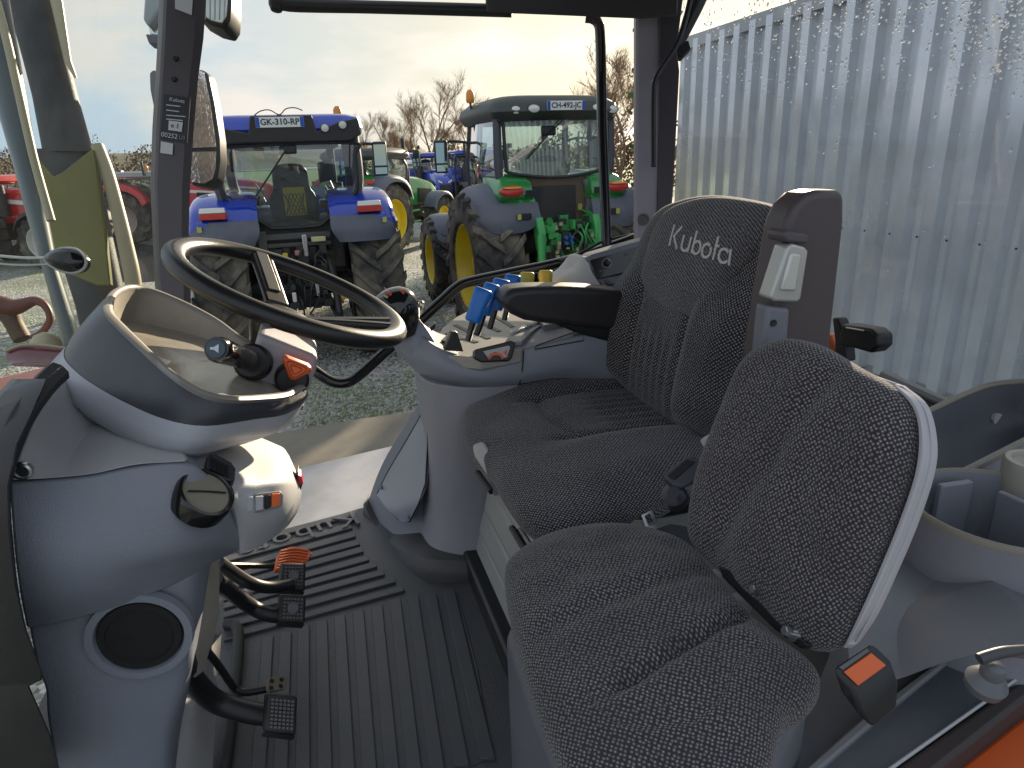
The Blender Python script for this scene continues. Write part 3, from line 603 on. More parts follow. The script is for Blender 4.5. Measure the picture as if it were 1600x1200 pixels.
# -------------------------------------------------- steering wheel
N_W = Vector((.427, .047, .90)).normalized()
C_W = P(457, 455, 1.075); RW_ = .176
we1 = (Vector((0, 1, 0)) - N_W * N_W.y).normalized(); we2 = N_W.cross(we1)
stw = thing('steering_wheel', 'black steering wheel with thick smooth rim in front of the driver seat', 'steering wheel', C_W - N_W * .1)
def wp(a, r, h=0): return C_W + (we1 * math.cos(a) + we2 * math.sin(a)) * r + N_W * h
lp = []
for k in range(96):
    a = 2 * math.pi * k / 96; cdir = wp(a, 1) - C_W
    lp.append([C_W + cdir * (RW_ + .0165 * math.cos(t)) + N_W * (.0140 * math.sin(t)) for t in [2 * math.pi * j / 18 for j in range(18)]])
lp.append(lp[0])
wheel_m = mat('wheel_foam', (.016, .0155, .016), .33, var=.12, vscale=8, bump=.12, bscale=500)
MB().loft(lp, caps=False).build('rim', wheel_m, stw)
def ang_of(u, v):
    q = PPl(u, v, C_W, N_W) - C_W; return math.atan2(q.dot(we2), q.dot(we1))
for (u, v, sp) in ((395, 392, 0), (600, 505, 1), (330, 470, 0)):
    a = ang_of(u, v)
    for da in ((0,) if not sp else (-.10, .10)):
        p0, p1, p2 = wp(a + da, RW_ - .004), wp(a + da * .8, RW_ * .62, -.020), wp(a, .035, -.045)
        MB().ribbon(crv([p0, p1, p2], 6), N_W, .042 if not sp else .020, .011).build('spoke', wheel_m, stw, bevel=.004, bseg=3)
        if not sp:
            MB().ribbon(crv([p0 + N_W * .011, p1 + N_W * .0112, p1.lerp(p2, .6) + N_W * .0112], 5), N_W, .022, .002).build('spoke_inlay', mat('inlay', (.07, .07, .075), .35), stw, bevel=.001)
MB().lathe(C_W - N_W * .03, N_W, [(.0, -.085), (.032, -.085), (.037, -.07), (.046, -.045), (.050, -.025), (.048, -.016), (.038, -.008), (.02, -.003), (.0, -.002)], 36).build('hub', wheel_m, stw)
MB().lathe(C_W - N_W * .105, N_W, [(.034, -.02), (.033, .03)], 28).build('column_collar', pl_black(), stw)

# -------------------------------------------------- pedals
pm = mat('pedal_rubber', (.02, .02, .021), .5, var=.2, vscale=20, dirt=(.12, .11, .10), dscale=20, damt=.4)
pm2 = mat('pedal_lug', (.15, .145, .14), .42, var=.2, vscale=40)  # paler than the pad: light reflecting off the rubber put into the colour
iron = mat('pedal_arm', (.016, .016, .018), .42, var=.2)
def pedal(label, quad, z, arm, emblem, nrow, ncol, r=.014, cat='pedal', lug=True):
    c = PZ(sum(q[0] for q in quad) / 4, sum(q[1] for q in quad) / 4, z); d = (c - CAM).dot(FW)
    n = (-FW * .72 + UP * .15 - F * .42).normalized()
    q = [PPl(u, v, c, n) for u, v in quad]
    t = thing('foot_pedal', label, cat, c, 'foot pedals')
    s_ = MB().prism(q, -n * .022).build('pad', pm, t, bevel=.005, bseg=2)
    ft_ = MB().prism([q[3] + (q[3] - q[0]) * .0, q[2], q[2] + (q[2] - q[1]) * .16 - n * .02, q[3] + (q[3] - q[0]) * .16 - n * .02], -n * .010).build('pad_skirt', pm, t, bevel=.003)
    X, Y = q[1] - q[0], q[3] - q[0]
    for i in range(nrow):
        for j in range(ncol):
            if emblem and .3 < (i + .5) / nrow < .68 and .22 < (j + .5) / ncol < .78: continue
            a0 = q[0] + X * (.12 + .76 * (j + .16) / ncol) + Y * (.10 + .80 * (i + .2) / nrow)
            MB().prism([a0, a0 + X * (.76 * .62 / ncol), a0 + X * (.76 * .62 / ncol) + Y * (.8 * .58 / nrow), a0 + Y * (.8 * .58 / nrow)], n * .004).build('lug', pm2, s_)
    if emblem:
        m_ = q[0] + X * .5 + Y * .48
        MB().lathe(m_, n, [(.0115, 0), (.0115, .004), (.009, .005), (.008, .004), (.0, .004)], 20, ref=Y).build('emblem', mat('emblem', (.16, .16, .17), .35), s_)
    if arm:
        MB().tube([PZ(u, v, zz) for u, v, zz in arm], r, 10).build('arm', iron, t)
    return t
pedal('upper right black brake pedal, directly behind the orange accelerator', [(440, 880), (479, 880), (477, 925), (437, 920)], FL + .17, [(458, 912, FL + .165), (420, 918, FL + .18), (385, 908, FL + .22), (340, 878, FL + .33)], True, 6, 6, .013)
pedal('lower right black brake pedal, below its twin pedal', [(438, 928), (479, 930), (477, 975), (435, 972)], FL + .17, [(452, 962, FL + .15), (420, 960, FL + .165), (385, 943, FL + .20), (335, 905, FL + .33)], True, 6, 6, .015)
pedal('large black clutch pedal with ribbed pad, nearest to the door', [(417, 1083), (466, 1088), (463, 1150), (413, 1144)], FL + .16, [(425, 1118, FL + .14), (385, 1112, FL + .15), (335, 1095, FL + .18), (300, 1060, FL + .25), (285, 1030, FL + .33)], False, 8, 6, .018)
ck = thing('foot_pedal', 'small bare metal plate with four holes on a bent black rod', 'pedal', PZ(433, 1068, FL + .15), 'foot pedals')
po = PZ(433, 1068, FL + .15); pn = (-F * .6 + Z * .75 - L * .2).normalized()
MB().prism([onpl(u, v, po, pn) for u, v in [(418, 1062), (421, 1059), (446, 1056), (448, 1059), (446, 1074), (444, 1077), (420, 1081), (417, 1078)]], -pn * .004).build('plate', mat('worn_plate', (.27, .22, .16), .5, metal=.4, var=.25, vscale=40), ck, bevel=.001)
for (u, v) in ((425, 1064), (440, 1062), (424, 1075), (439, 1072)): MB().lathe(onpl(u, v, po, pn, .0003), pn, [(.0042, 0), (.0042, .0006), (0, .0006)], 12).build('hole', pl_black(), ck)
MB().tube([PZ(322, 1016, FL + .30), PZ(340, 1038, FL + .24), PZ(362, 1070, FL + .17), PZ(372, 1079, FL + .155), PZ(385, 1082, FL + .15), PZ(420, 1076, FL + .145)], .0065, 10).build('rod', iron, ck)
ac = thing('foot_pedal', 'bright orange ribbed accelerator pedal, furthest from the door', 'pedal', PZ(458, 872, FL + .13), 'foot pedals')
ao = PZ(458, 870, FL + .13); an = (-F * .55 + Z * .80 - L * .15).normalized()
pad_ = MB().prism([onpl(u, v, ao, an) for u, v in [(430, 890), (434, 868), (440, 858), (455, 853), (476, 855), (488, 862), (487, 868), (475, 884), (470, 892)]], -an * .012).build('pad', orange_pl(), ac, bevel=.003)
for k in range(7):
    y = k / 6
    a_ = (438 + 0 * y - 6 * y, 861 + 27 * y); c_ = (482 - 8 * y, 861 + 26 * y)
    MB().tube([onpl(a_[0], a_[1], ao, an, .001), onpl((a_[0] + c_[0]) / 2, (a_[1] + c_[1]) / 2 - 3, ao, an, .001), onpl(c_[0], c_[1], ao, an, .001)], .0022, 6).build('ridge', orange_pl(), pad_)
MB().tube([PZ(432, 884, FL + .12), PZ(400, 884, FL + .14), PZ(345, 883, FL + .2)], .007, 8).build('rod', iron, ac)
bk = thing('pedal_bracket', 'sunlit beige pedal bracket with bolt between the dash and the pedal arms', 'bracket', PZ(330, 900, FL + .3))
MB().patch([[PB(318, 880, .98), PB(345, 872, 1.02)], [PB(316, 930, .96), PB(343, 940, 1.0)], [PB(312, 985, .95), PB(338, 985, .98)], [PB(305, 1060, .94), PB(318, 1050, .96)]], 4, 5, L * .02 + F * .04).build('plate', tan_pl, bk, bevel=.003)
bo = P(382, 928, (PZ(382, 928, FL + .2) - CAM).dot(FW) - .02)
MB().lathe(bo, -FW + UP * .6, [(.011, -.02), (.011, .0), (.008, .0), (.007, .012), (.0, .013)], 6).build('bolt', steel(), bk)
# ================================================================== RIGHT-HAND CONSOLE
cs = thing('control_console', 'grey control console on a flared pedestal beside the driver seat, with slotted lever plate', 'control console', AB(-.25, 1.6, FL))
MB().patch(GB([
    [(618, 520, 1.68), (650, 520, 1.60), (688, 545, 1.52), (750, 560, 1.47), (815, 546, 1.455), (890, 528, 1.45), (975, 512, 1.45)],
    [(628, 552, 1.64), (660, 560, 1.55), (700, 572, 1.485), (755, 580, 1.45), (815, 568, 1.445), (890, 552, 1.44), (975, 545, 1.44)],
    [(645, 576, 1.62), (675, 586, 1.54), (710, 592, 1.48), (760, 595, 1.45), (815, 588, 1.445), (890, 575, 1.44), (975, 590, 1.44)],
    [(664, 592, 1.62), (690, 600, 1.55), (722, 604, 1.50), (762, 606, 1.47), (815, 600, 1.46), (890, 592, 1.46), (975, 615, 1.46)]]), 7, 6, L * .17 + F * -.02).build('side_shell', pl_console(), cs, bevel=.004)
MB().tube([PB(818, 548, 1.452), PB(817, 570, 1.441), PB(812, 600, 1.455)], .0016, 6).build('panel_seam', pl_black(), cs)
MB().tube([PB(838, 540, 1.447), PB(912, 514, 1.447), PB(912, 532, 1.444), PB(836, 546, 1.446)], .0014, 6, closed=True, smooth=False).build('panel_seam', pl_black(), cs)
MB().patch(GB([
    [(648, 580, 1.66), (668, 596, 1.55), (700, 603, 1.50), (745, 606, 1.47), (810, 600, 1.47)],
    [(660, 680, 1.66), (671, 690, 1.56), (705, 695, 1.50), (745, 695, 1.48), (810, 695, 1.48)],
    [(660, 790, 1.66), (675, 800, 1.56), (706, 806, 1.50), (750, 806, 1.48), (810, 806, 1.48)],
    [(656, 850, 1.64), (674, 872, 1.53), (706, 875, 1.48), (750, 875, 1.46), (810, 875, 1.46)]]), 6, 6, L * .2 + F * -.03).build('pedestal', mat('pedestal_plastic', (.28,.285,.32), .45, var=.08, vscale=4, bump=.3, bscale=520, dirt=(.24, .23, .2), dscale=5, damt=.3), cs, bevel=.003)
MB().patch(GB([
    [(662, 618, 1.72), (676, 616, 1.66), (696, 614, 1.62)],
    [(628, 672, 1.80), (656, 678, 1.69), (696, 690, 1.61)],
    [(596, 728, 1.86), (640, 745, 1.71), (696, 765, 1.60)],
    [(575, 785, 1.90), (618, 815, 1.725), (692, 832, 1.60)],
    [(571, 808, 1.90), (610, 842, 1.72), (680, 872, 1.58)]]), 8, 6, L * .12 - F * .06).build('flare', pl_dash(), cs)
pnl = GB([
    [(663, 640, 1.716), (667, 640, 1.66), (669, 645, 1.60)],
    [(634, 690, 1.765), (650, 692, 1.69), (668, 700, 1.605)],
    [(607, 735, 1.82), (632, 750, 1.71), (665, 755, 1.60)],
    [(590, 770, 1.86), (610, 795, 1.735), (655, 785, 1.61)],
    [(590, 776, 1.86), (622, 812, 1.70), (640, 815, 1.66)]])
pnl = [[p + (CAM - p).normalized() * .032 for p in r] for r in pnl]
ap = MB().patch(pnl, 6, 5, (L - F) * .006).build('access_panel', mat('access_panel', (.31,.335,.385), .38, var=.06, vscale=5, bump=.2, bscale=500), cs, bevel=.0015)
MB().tube([pnl[0][0], pnl[1][0], pnl[2][0], pnl[3][0], pnl[4][0], pnl[4][1], pnl[4][2], pnl[3][2], pnl[2][2], pnl[1][2], pnl[0][2], pnl[0][1]], .0022, 6, closed=True, smooth=False).build('panel_seam', pl_black(), cs)
for (u, v, b) in ((594, 762, 1.84), (636, 808, 1.665)):
    q = PB(u, v, b); q += (CAM - q).normalized() * .042
    MB().lathe(q, (F * .6 - L * .6 + Z * .3), [(.006, -.006), (.006, .002), (.003, .003), (.0, .001)], 14).build('screw', pl_console(), ap)
sk_px = [((568, 786), (566, 822), 1.86), ((584, 818), (580, 852), 1.77), ((606, 844), (600, 880), 1.67), ((634, 864), (628, 902), 1.55), ((675, 874), (672, 910), 1.455), ((730, 876), (728, 910), 1.425), ((800, 876), (800, 904), 1.42)]
MB().patch([[PB(*a, b + .02) for a, c, b in sk_px], [PB((a[0] + c[0]) / 2, (a[1] + c[1]) / 2, b + .004) for a, c, b in sk_px], [PB(*c, b) for a, c, b in sk_px]], 6, 5, L * .10 - F * .04).build('skirt', mat('skirt_dark', (.055, .055, .06), .5, var=.15, vscale=6, bump=.25, bscale=420, dirt=(.14, .13, .12), dscale=6, damt=.3), cs)
# top plate
top_o = PB(748, 556, 1.47) + Z * .004; top_n = (Z + F * .05).normalized()
top_m = mat('lever_plate', (.30, .285, .26), .4, var=.1, vscale=7, bump=.2, bscale=420, dirt=(.45, .42, .36), dscale=12, damt=.4)
tp = MB().prism([onpl(u, v, top_o, top_n) for u, v in [(676, 538), (690, 512), (712, 495), (745, 478), (790, 464), (830, 460), (870, 470), (880, 500), (832, 528), (815, 548), (750, 560), (700, 556)]], -top_n * .03).build('lever_plate', top_m, cs, bevel=.005)
for (u0, v0, u1, v1) in [(711, 508, 738, 521), (698, 521, 726, 530), (742, 519, 764, 529), (752, 504, 780, 518), (770, 492, 801, 511), (728, 530, 745, 535)]:
    p0, p1 = onpl(u0, v0, top_o, top_n, .0003), onpl(u1, v1, top_o, top_n, .0003); tt = (p1 - p0).normalized(); sd = top_n.cross(tt) * .006
    MB().prism([p0 - sd, p1 - sd, p1 + sd, p0 + sd], top_n * .0015).build('lever_slot', pl_black(), tp)
def topbox(quad, h, m, name, par=None, bev=.0015): return MB().prism([onpl(u, v, top_o, top_n, .0005) for u, v in quad], top_n * h).build(name, m, par or cs, bevel=bev)
topbox([(790, 541), (800, 523), (846, 505), (858, 507), (835, 521), (815, 540)], .010, mat('switch_bank', (.30, .30, .31), .4), 'switch_bank')
for k in range(5):
    u, v = 797 + k * 10, 527 - k * 4.2
    topbox([(u, v), (u + 9, v - 4), (u + 14, v - 2), (u + 5, v + 2)], .016, [white_l, white_l, pl_light(), white_l, mat('red_switch', (.45, .05, .05), .4)][k], 'rocker_switch')
topbox([(838, 506), (865, 495), (898, 500), (896, 514), (850, 520)], .02, mat('tray_grey', (.26, .29, .30), .4), 'side_tray')
topbox([(690, 540), (700, 530), (718, 536), (712, 545)], .014, pl_black(), 'selector_block')
MB().prism([PB(694, 548, 1.49), PB(706, 519, 1.49), (PB(715, 519, 1.49)), PB(725, 550, 1.485)], L * .025).build('gate_lever', pl_black(), cs, bevel=.003)
MB().prism([PB(672, 512, 1.62), PB(681, 505, 1.62), PB(680, 514, 1.62), PB(674, 518, 1.62)], L * .03).build('toggle', pl_black(), cs, bevel=.002)
# engine-speed dial with orange mark
do_ = PB(775, 555, 1.435); dn = (-L * .9 + Z * .35).normalized()
dial = MB().prism([onpl(u, v, do_, dn) for u, v in [(742, 546), (800, 532), (806, 536), (800, 560), (795, 564), (752, 566), (742, 560)]], -dn * .03).build('dial_block', pl_black(), cs, bevel=.003)
MB().prism([onpl(u, v, do_, dn, .0005) for u, v in [(755, 549), (795, 540), (797, 543), (792, 558), (784, 560), (782, 553), (774, 550), (766, 553), (763, 560)]], dn * .001).build('dial_plate', pl_light(), dial)
MB().ribbon(crv([onpl(u, v, do_, dn, .0018) for u, v in [(763, 561), (768, 555), (775, 553), (782, 555), (786, 560)]], 6), dn, .006, .0015).build('orange_scale', orange_pl(), dial)
MB().prism([onpl(u, v, do_, dn, .0018) for u, v in [(786, 551), (792, 546), (792, 556)]], dn * .0015).build('orange_mark', orange_pl(), dial)

# hand controller (dome) at the console's nose
kn_ = thing('hand_controller', 'black domed hand controller with red symbol on the nose of the console', 'joystick', PB(645, 520, 1.6))
kc = PB(621, 488, 1.62); kax = (Z * .86 + F * .30 + L * .1).normalized()
dmb = MB().lathe(kc - kax * .012, kax, [(.030, -.05), (.042, -.025), (.053, -.004), (.058, .016), (.056, .038), (.047, .056), (.030, .068), (.012, .073), (.0, .0735)], 40); dmb.build('dome', pl_gloss(), kn_, ang=70)
MB().patch(GB([[(588, 490, 1.68), (618, 497, 1.62), (652, 494, 1.60)], [(604, 520, 1.69), (634, 528, 1.60), (668, 516, 1.58)], [(622, 556, 1.70), (650, 560, 1.58), (690, 552, 1.55)]]), 6, 6, L * .09).build('neck', pl_console(), kn_, bevel=.004)
from mathutils.bvhtree import BVHTree
dbv = BVHTree.FromPolygons(dmb.v, dmb.f)
def ondome(u, v):
    h = dbv.ray_cast(CAM, ray(u, v).normalized()); return (h[0] - ray(u, v).normalized() * .0006) if h[0] else P(u, v, 1.65)
s_n = (CAM - kc).normalized()
MB().ribbon(crv([ondome(u, v) for u, v in [(600, 449), (606, 455), (611, 461)]], 5), s_n, .011, .001).build('symbol', mat('symbol_red', (.55, .06, .02), .4), kn_)
MB().ribbon(crv([ondome(u, v) for u, v in [(596, 456), (600, 461), (606, 465)]], 5), s_n, .008, .001).build('symbol', mat('symbol_tan', (.35, .28, .18), .4), kn_)
MB().ribbon(crv([ondome(u, v) for u, v in [(625, 454), (628, 456), (631, 459)]], 3), s_n, .009, .001).build('symbol', mat('symbol_red', (.55, .06, .02), .4), kn_)
MB().tube([P(650, 480, 1.70), P(658, 473, 1.69), P(660, 482, 1.69), P(652, 490, 1.70), P(645, 487, 1.70)], .007, 8).build('clip', mat('clip_chrome', (.45, .42, .36), .25, metal=.8), kn_)

# levers
blue_h = mat('lever_blue', (.010, .17, .60), .38, var=.06, vscale=20, coat=.15)
yell_h = mat('lever_yellow', (.62, .47, .06), .42, var=.06, vscale=20)
def lever(label, base, bot, top, wb, wt, d, m, n=6):
    b0, b1, b2 = P(*base, d), P(*bot, d - .01), P(*top, d - .02)
    t = thing('control_lever', label, 'lever', b0, 'hydraulic levers on the console')
    MB().tube([b0, b1 + (b2 - b1) * .2], .0075, 10, smooth=False).build('stem', pl_gloss(), t)
    ax = (b2 - b1).normalized(); s1 = RT - ax * RT.dot(ax); s1.normalize(); s2 = ax.cross(s1); h = (b2 - b1).length
    def sec(k, wx, wy): return [b1 + ax * h * k + s1 * wx * x + s2 * wy * y for x, y in ((-.5, -.28), (-.28, -.5), (.28, -.5), (.5, -.28), (.5, .28), (.28, .5), (-.28, .5), (-.5, .28))]
    pxm = d / FPX
    MB().loft([sec(0, wb * pxm * .9, wb * pxm * .8), sec(.05, wb * pxm, wb * pxm * .9), sec(.35, wb * pxm * 1.03, wb * pxm * .9), sec(.8, wt * pxm, wt * pxm * .8), sec(.93, wt * pxm, wt * pxm * .75), sec(1.0, wt * pxm * .85, wt * pxm * .55)]).build('grip', m, t, bevel=.003, ang=50)
    return t
lever('blue lever nearest the steering wheel, first of the four blue ones', (731, 532), (738, 503), (757, 451), 25, 29, 1.56, blue_h)
lever('second blue lever from the steering wheel, tucked close behind the first', (745, 524), (756, 492), (770, 443), 21, 25, 1.61, blue_h)
lever('third blue lever from the steering wheel, tapering grip just before the last blue one', (765, 514), (774, 484), (785, 436), 22, 27, 1.66, blue_h)
lever('fourth blue lever from the steering wheel, beside the yellow ones', (788, 500), (796, 470), (802, 429), 20, 25, 1.71, blue_h)
lever('yellow lever next to the blue ones, above the armrest tip', (822, 492), (822, 466), (824, 425), 20, 22, 1.76, yell_h)
lever('yellow lever furthest from the steering wheel, in front of the radio pod', (851, 488), (852, 462), (853, 422), 19, 21, 1.81, yell_h)

# radio pod
rd = thing('radio_pod', 'pale grey pod housing a dark radio panel with round dial, behind the armrest', 'radio', P(940, 430, 1.85))
fc = [P(915, 404, 1.76), P(925, 398, 1.765), P(1030, 368, 1.86), P(1030, 440, 1.82), P(945, 455, 1.74)]
MB().prism(fc, L * .05).build('face', mat('pod_face', (.17, .175, .21), .45, var=.06, bump=.2, bscale=500), rd, bevel=.004)
MB().patch([[P(918, 401, 1.762), P(905, 405, 1.79), P(895, 418, 1.83)], [P(926, 425, 1.75), P(908, 425, 1.77), P(885, 428, 1.82)], [P(944, 453, 1.742), P(915, 446, 1.76), P(868, 440, 1.82)], [P(950, 475, 1.735), P(915, 468, 1.76), P(862, 455, 1.82)]], 5, 5, L * .08).build('side_body', pl_light(), rd, bevel=.003)
ro_ = P(970, 410, 1.79); rn = (fc[2] - fc[1]).cross(fc[0] - fc[1]).normalized()
rn = (fc[2] - fc[0]).cross(fc[4] - fc[0]).normalized()
if rn.dot(CAM - ro_) < 0: rn = -rn
ro_ = fc[0]
def onR(u, v, o=0): return PPl(u, v, ro_ + rn * o, rn)
rp_ = MB().prism([onR(u, v, .001) for u, v in [(922, 407), (1022, 378), (1022, 415), (932, 437)]], rn * .003).build('radio_panel', pl_gloss(), rd, bevel=.001)
lo = [onR(u, v, .005) for u, v in [(947, 404), (953, 407), (955, 413), (951, 418), (945, 418), (941, 414), (942, 408)]]
MB().tube(lo, .0012, 6, closed=True, n=28).build('dial_ring', mat('ring_grey', (.3, .3, .32), .3, metal=.6), rp_)
MB().lathe(onR(948, 411.5, .003), rn, [(.008, 0), (.008, .006), (.0, .007)], 20).build('dial', pl_black(), rp_)
for (u, v, w_) in ((975, 397, 8), (985, 405, 22), (982, 418, 20), (936, 424, 9)):
    MB().prism([onR(u, v, .0045), onR(u + w_, v - w_ * .26, .0045), onR(u + w_, v - w_ * .26 + 2, .0045), onR(u, v + 2, .0045)], rn * .0008).build('panel_mark', mat('mark_grey', (.10, .095, .10), .4), rp_)
rp2 = MB().prism([onR(u, v, .001) for u, v in [(936, 441), (990, 424), (990, 434), (943, 449)]], rn * .003).build('knob_panel', pl_gloss(), rd)
MB().lathe(onR(952, 440, .003), rn, [(.012, 0), (.011, .006), (.0, .007)], 20).build('knob', mat('knob_grey', (.13, .14, .17), .35), rp2)
MB().lathe(onR(973, 434, .003), rn, [(.008, 0), (.007, .006), (.0, .007)], 20).build('knob', mat('knob_grey', (.13, .14, .17), .35), rp2)
# ================================================================== SEATS
from mathutils.bvhtree import BVHTree
fab_d = fabric('seat_fabric_fine', .0056, (.50, .48, .49), (.028, .026, .031), rot=45, rnd=.22, lo=.08, hi=.38)
fab_p = fabric('seat_fabric_coarse', .0050, (.44, .415, .42), (.040, .035, .040), rot=38, rnd=.34, lo=.03, hi=.42, sx=1.0)
grey_pl = mat('seat_grey', (.32,.32,.31), .42, var=.1, vscale=6, bump=.2, bscale=420, dirt=(.34, .33, .29), dscale=6, damt=.3)
def sst(a, b, x):
    t = max(0, min(1, (x - a) / (b - a))); return t * t * (3 - 2 * t)
def gs(x, w): return math.exp(-(x / w) ** 2)
dsz = 1.835
seat = thing('driver_seat', 'sprung driver seat in dotted charcoal fabric with logo on the tall backrest and folded-up armrest', 'driver seat', PZ(900, 760, FL + .05))
def d_cush(s, t, r):
    k = (1 - sst(.75, 1, r))
    bol = .022 * sst(.12, .19, abs(t)) * sst(.19, .02, s)
    crease = -.011 * gs(abs(t) - .128 + .20 * max(0, s + .02) ** 1.0 * .5, .009) * sst(.14, .06, s)
    front = -.008 * gs(s - .075 + .5 * abs(t) ** 1.5, .012) * sst(.15, .10, abs(t))
    ribs = -.006 * (.5 + .5 * math.cos(2 * math.pi * t / .034)) * sst(.0, -.06, s) * sst(.125, .10, abs(t))
    return (bol + crease + front + ribs) * k + .004 * noise.noise(Vector((s * 9, t * 9, 2))) * k
co = [(724, 680), (727, 652), (748, 620), (800, 600), (870, 588), (950, 590), (1005, 612), (1060, 645), (1105, 680), (1112, 716), (1082, 762), (1010, 806), (930, 832), (860, 838), (818, 815), (788, 775), (766, 738), (738, 708)]
pad([PZ(u, v, dsz) for u, v in co], Z - F * .07, .050, .062, 3.2, 3.0, N=170, rings=54, disp=d_cush, e1=F).build('seat_cushion', fab_d, seat, ang=80)
bp = PZ(1040, 652, dsz + .02); bnrm = (F * math.cos(R(13)) + Z * math.sin(R(13))).normalized()
def bk_(u, v, o=0): return PPl(u, v, bp + bnrm * o, bnrm)
def d_back(s, t, r):
    k = (1 - sst(.8, 1, r))
    bol = .030 * sst(.10, .17, abs(t)) * sst(.12, -.02, s)
    crease = -.012 * gs(abs(t) - .105 - .12 * max(0, s), .009) * sst(.10, .0, s)
    ribs = -.006 * (.5 + .5 * math.cos(2 * math.pi * t / .032)) * sst(-.03, -.09, s) * sst(.10, .08, abs(t))
    return (bol + crease + ribs) * k + .003 * noise.noise(Vector((s * 8, t * 8, 5))) * k
bo_ = [(956, 562), (953, 532), (966, 490), (986, 450), (1005, 410), (1022, 365), (1046, 329), (1085, 312), (1130, 307), (1190, 315), (1228, 328), (1239, 346), (1236, 390), (1225, 450), (1212, 510), (1197, 560), (1172, 612), (1142, 657), (1106, 680), (1060, 660), (1010, 626), (976, 594)]
pad([bk_(u, v) for u, v in bo_], bnrm, .062, .045, 3.4, 2.6, N=170, rings=54, disp=d_back, e1=Z).build('backrest', fab_d, seat, ang=80)
hp_ = [(1012, 412), (1009, 436), (1022, 464), (1047, 484), (1087, 497), (1112, 499), (1127, 486), (1147, 446), (1181, 402), (1220, 372), (1238, 350), (1226, 330), (1190, 317), (1130, 309), (1085, 314), (1048, 331), (1026, 365)]
hpm = pad([bk_(u, v, .045) for u, v in hp_], bnrm, .030, .03, 3.4, 2.0, N=120, rings=24, e1=Z)
bvh = BVHTree.FromPolygons(hpm.v, hpm.f)
hpo = hpm.build('headrest_panel', fabric('seat_fabric_panel', .0048, (.34, .325, .345), (.032, .030, .036), rot=20, rnd=.2, lo=.2, hi=.45, sx=.7), seat, ang=80)
K0 = bk_(1046, 384, .075); KX = (bk_(1134, 413, .075) - K0) / 3.45; KY = (bk_(1054, 351, .075) - K0)
def arc(cx, cy, rx, ry, a0, a1, n=12): return [(cx + rx * math.cos(R(a0 + (a1 - a0) * i / n)), cy + ry * math.sin(R(a0 + (a1 - a0) * i / n))) for i in range(n + 1)]
logo = {'K': [[(0, 0), (0, 1)], [(.52, 1.0), (.17, .5), (.56, -.02)]], 'u': [[(.80, .68), (.80, .30)] + arc(1.02, .24, .22, .24, 180, 340), [(1.26, .68), (1.26, -.02)]],
        'b': [[(1.50, 1), (1.50, 0)], arc(1.72, .30, .22, .28, 150, -150)], 'o': [arc(2.30, .30, .24, .29, 60, 400)], 't': [[(2.74, 1.0), (2.74, 0)], [(2.74, .62), (2.90, .62)]], 'a': [arc(3.20, .30, .23, .28, 40, 325), [(3.46, .64), (3.46, -.02)]]}
thread = mat('logo_thread', (.62, .60, .58), .8, var=.15, vscale=300, bump=.6, bscale=900)
for ch_, strokes in logo.items():
    mb = MB()
    for st_ in strokes:
        pts = []
        for (a, b) in zip(st_, st_[1:]):
            for k in range(4): pts.append((a[0] + (b[0] - a[0]) * k / 4, a[1] + (b[1] - a[1]) * k / 4))
        pts.append(st_[-1]); p3 = []
        for (x, y) in pts:
            p = K0 + KX * x + KY * y; h = bvh.ray_cast(p + bnrm * .2, -bnrm)[0]
            p3.append((h if h else p) + bnrm * .0004)
        mb.ribbon(p3, bnrm, .0052, .0016)
    mb.build('letter', thread, hpo, flat=True)
# seat back pan, base, bellows
MB().prism([bk_(u, v, -.05) for u, v in [(975, 580), (1000, 450), (1060, 330), (1200, 335), (1225, 400), (1195, 570), (1130, 660)]], -bnrm * .05).build('back_shell', pl_black(), seat, bevel=.01)
c_s = sum([PZ(u, v, dsz) for u, v in co], Vector()) / len(co)
fa = c_s.dot(F) + .135; cb = c_s.dot(L)
def slab(a0, a1, b0, b1, z0, z1, m, name, bev, par=seat, fr=.0):
    MB().hexa([AB(a0, b0, z0), AB(a0, b1, z0), AB(a1, b1, z0), AB(a1, b0, z0)], [AB(a0, b0, z1), AB(a0, b1, z1), AB(a1 - fr, b1, z1), AB(a1 - fr, b0, z1)]).build(name, m, par, bevel=bev, bseg=4, ang=60)
slab(fa - .46, fa + .0, cb - .215, cb + .235, 1.735, 1.79, pl_black(), 'seat_pan', .012)
for k, (z0, z1, da, db2, fr_) in enumerate([(1.640, 1.735, .018, .0, .050), (1.572, 1.655, .034, .012, .022), (1.508, 1.588, .048, .020, .022), (1.45, 1.522, .060, .028, .022)]):
    slab(fa - .42 - da, fa - .012 + da, cb - .19 - db2, cb + .212 + db2, z0, z1, grey_pl, 'bellows_fold', .020, fr=fr_)
slab(fa - .46, fa + .075, cb - .235, cb + .255, 1.405, 1.47, pl_black(), 'seat_base', .010)
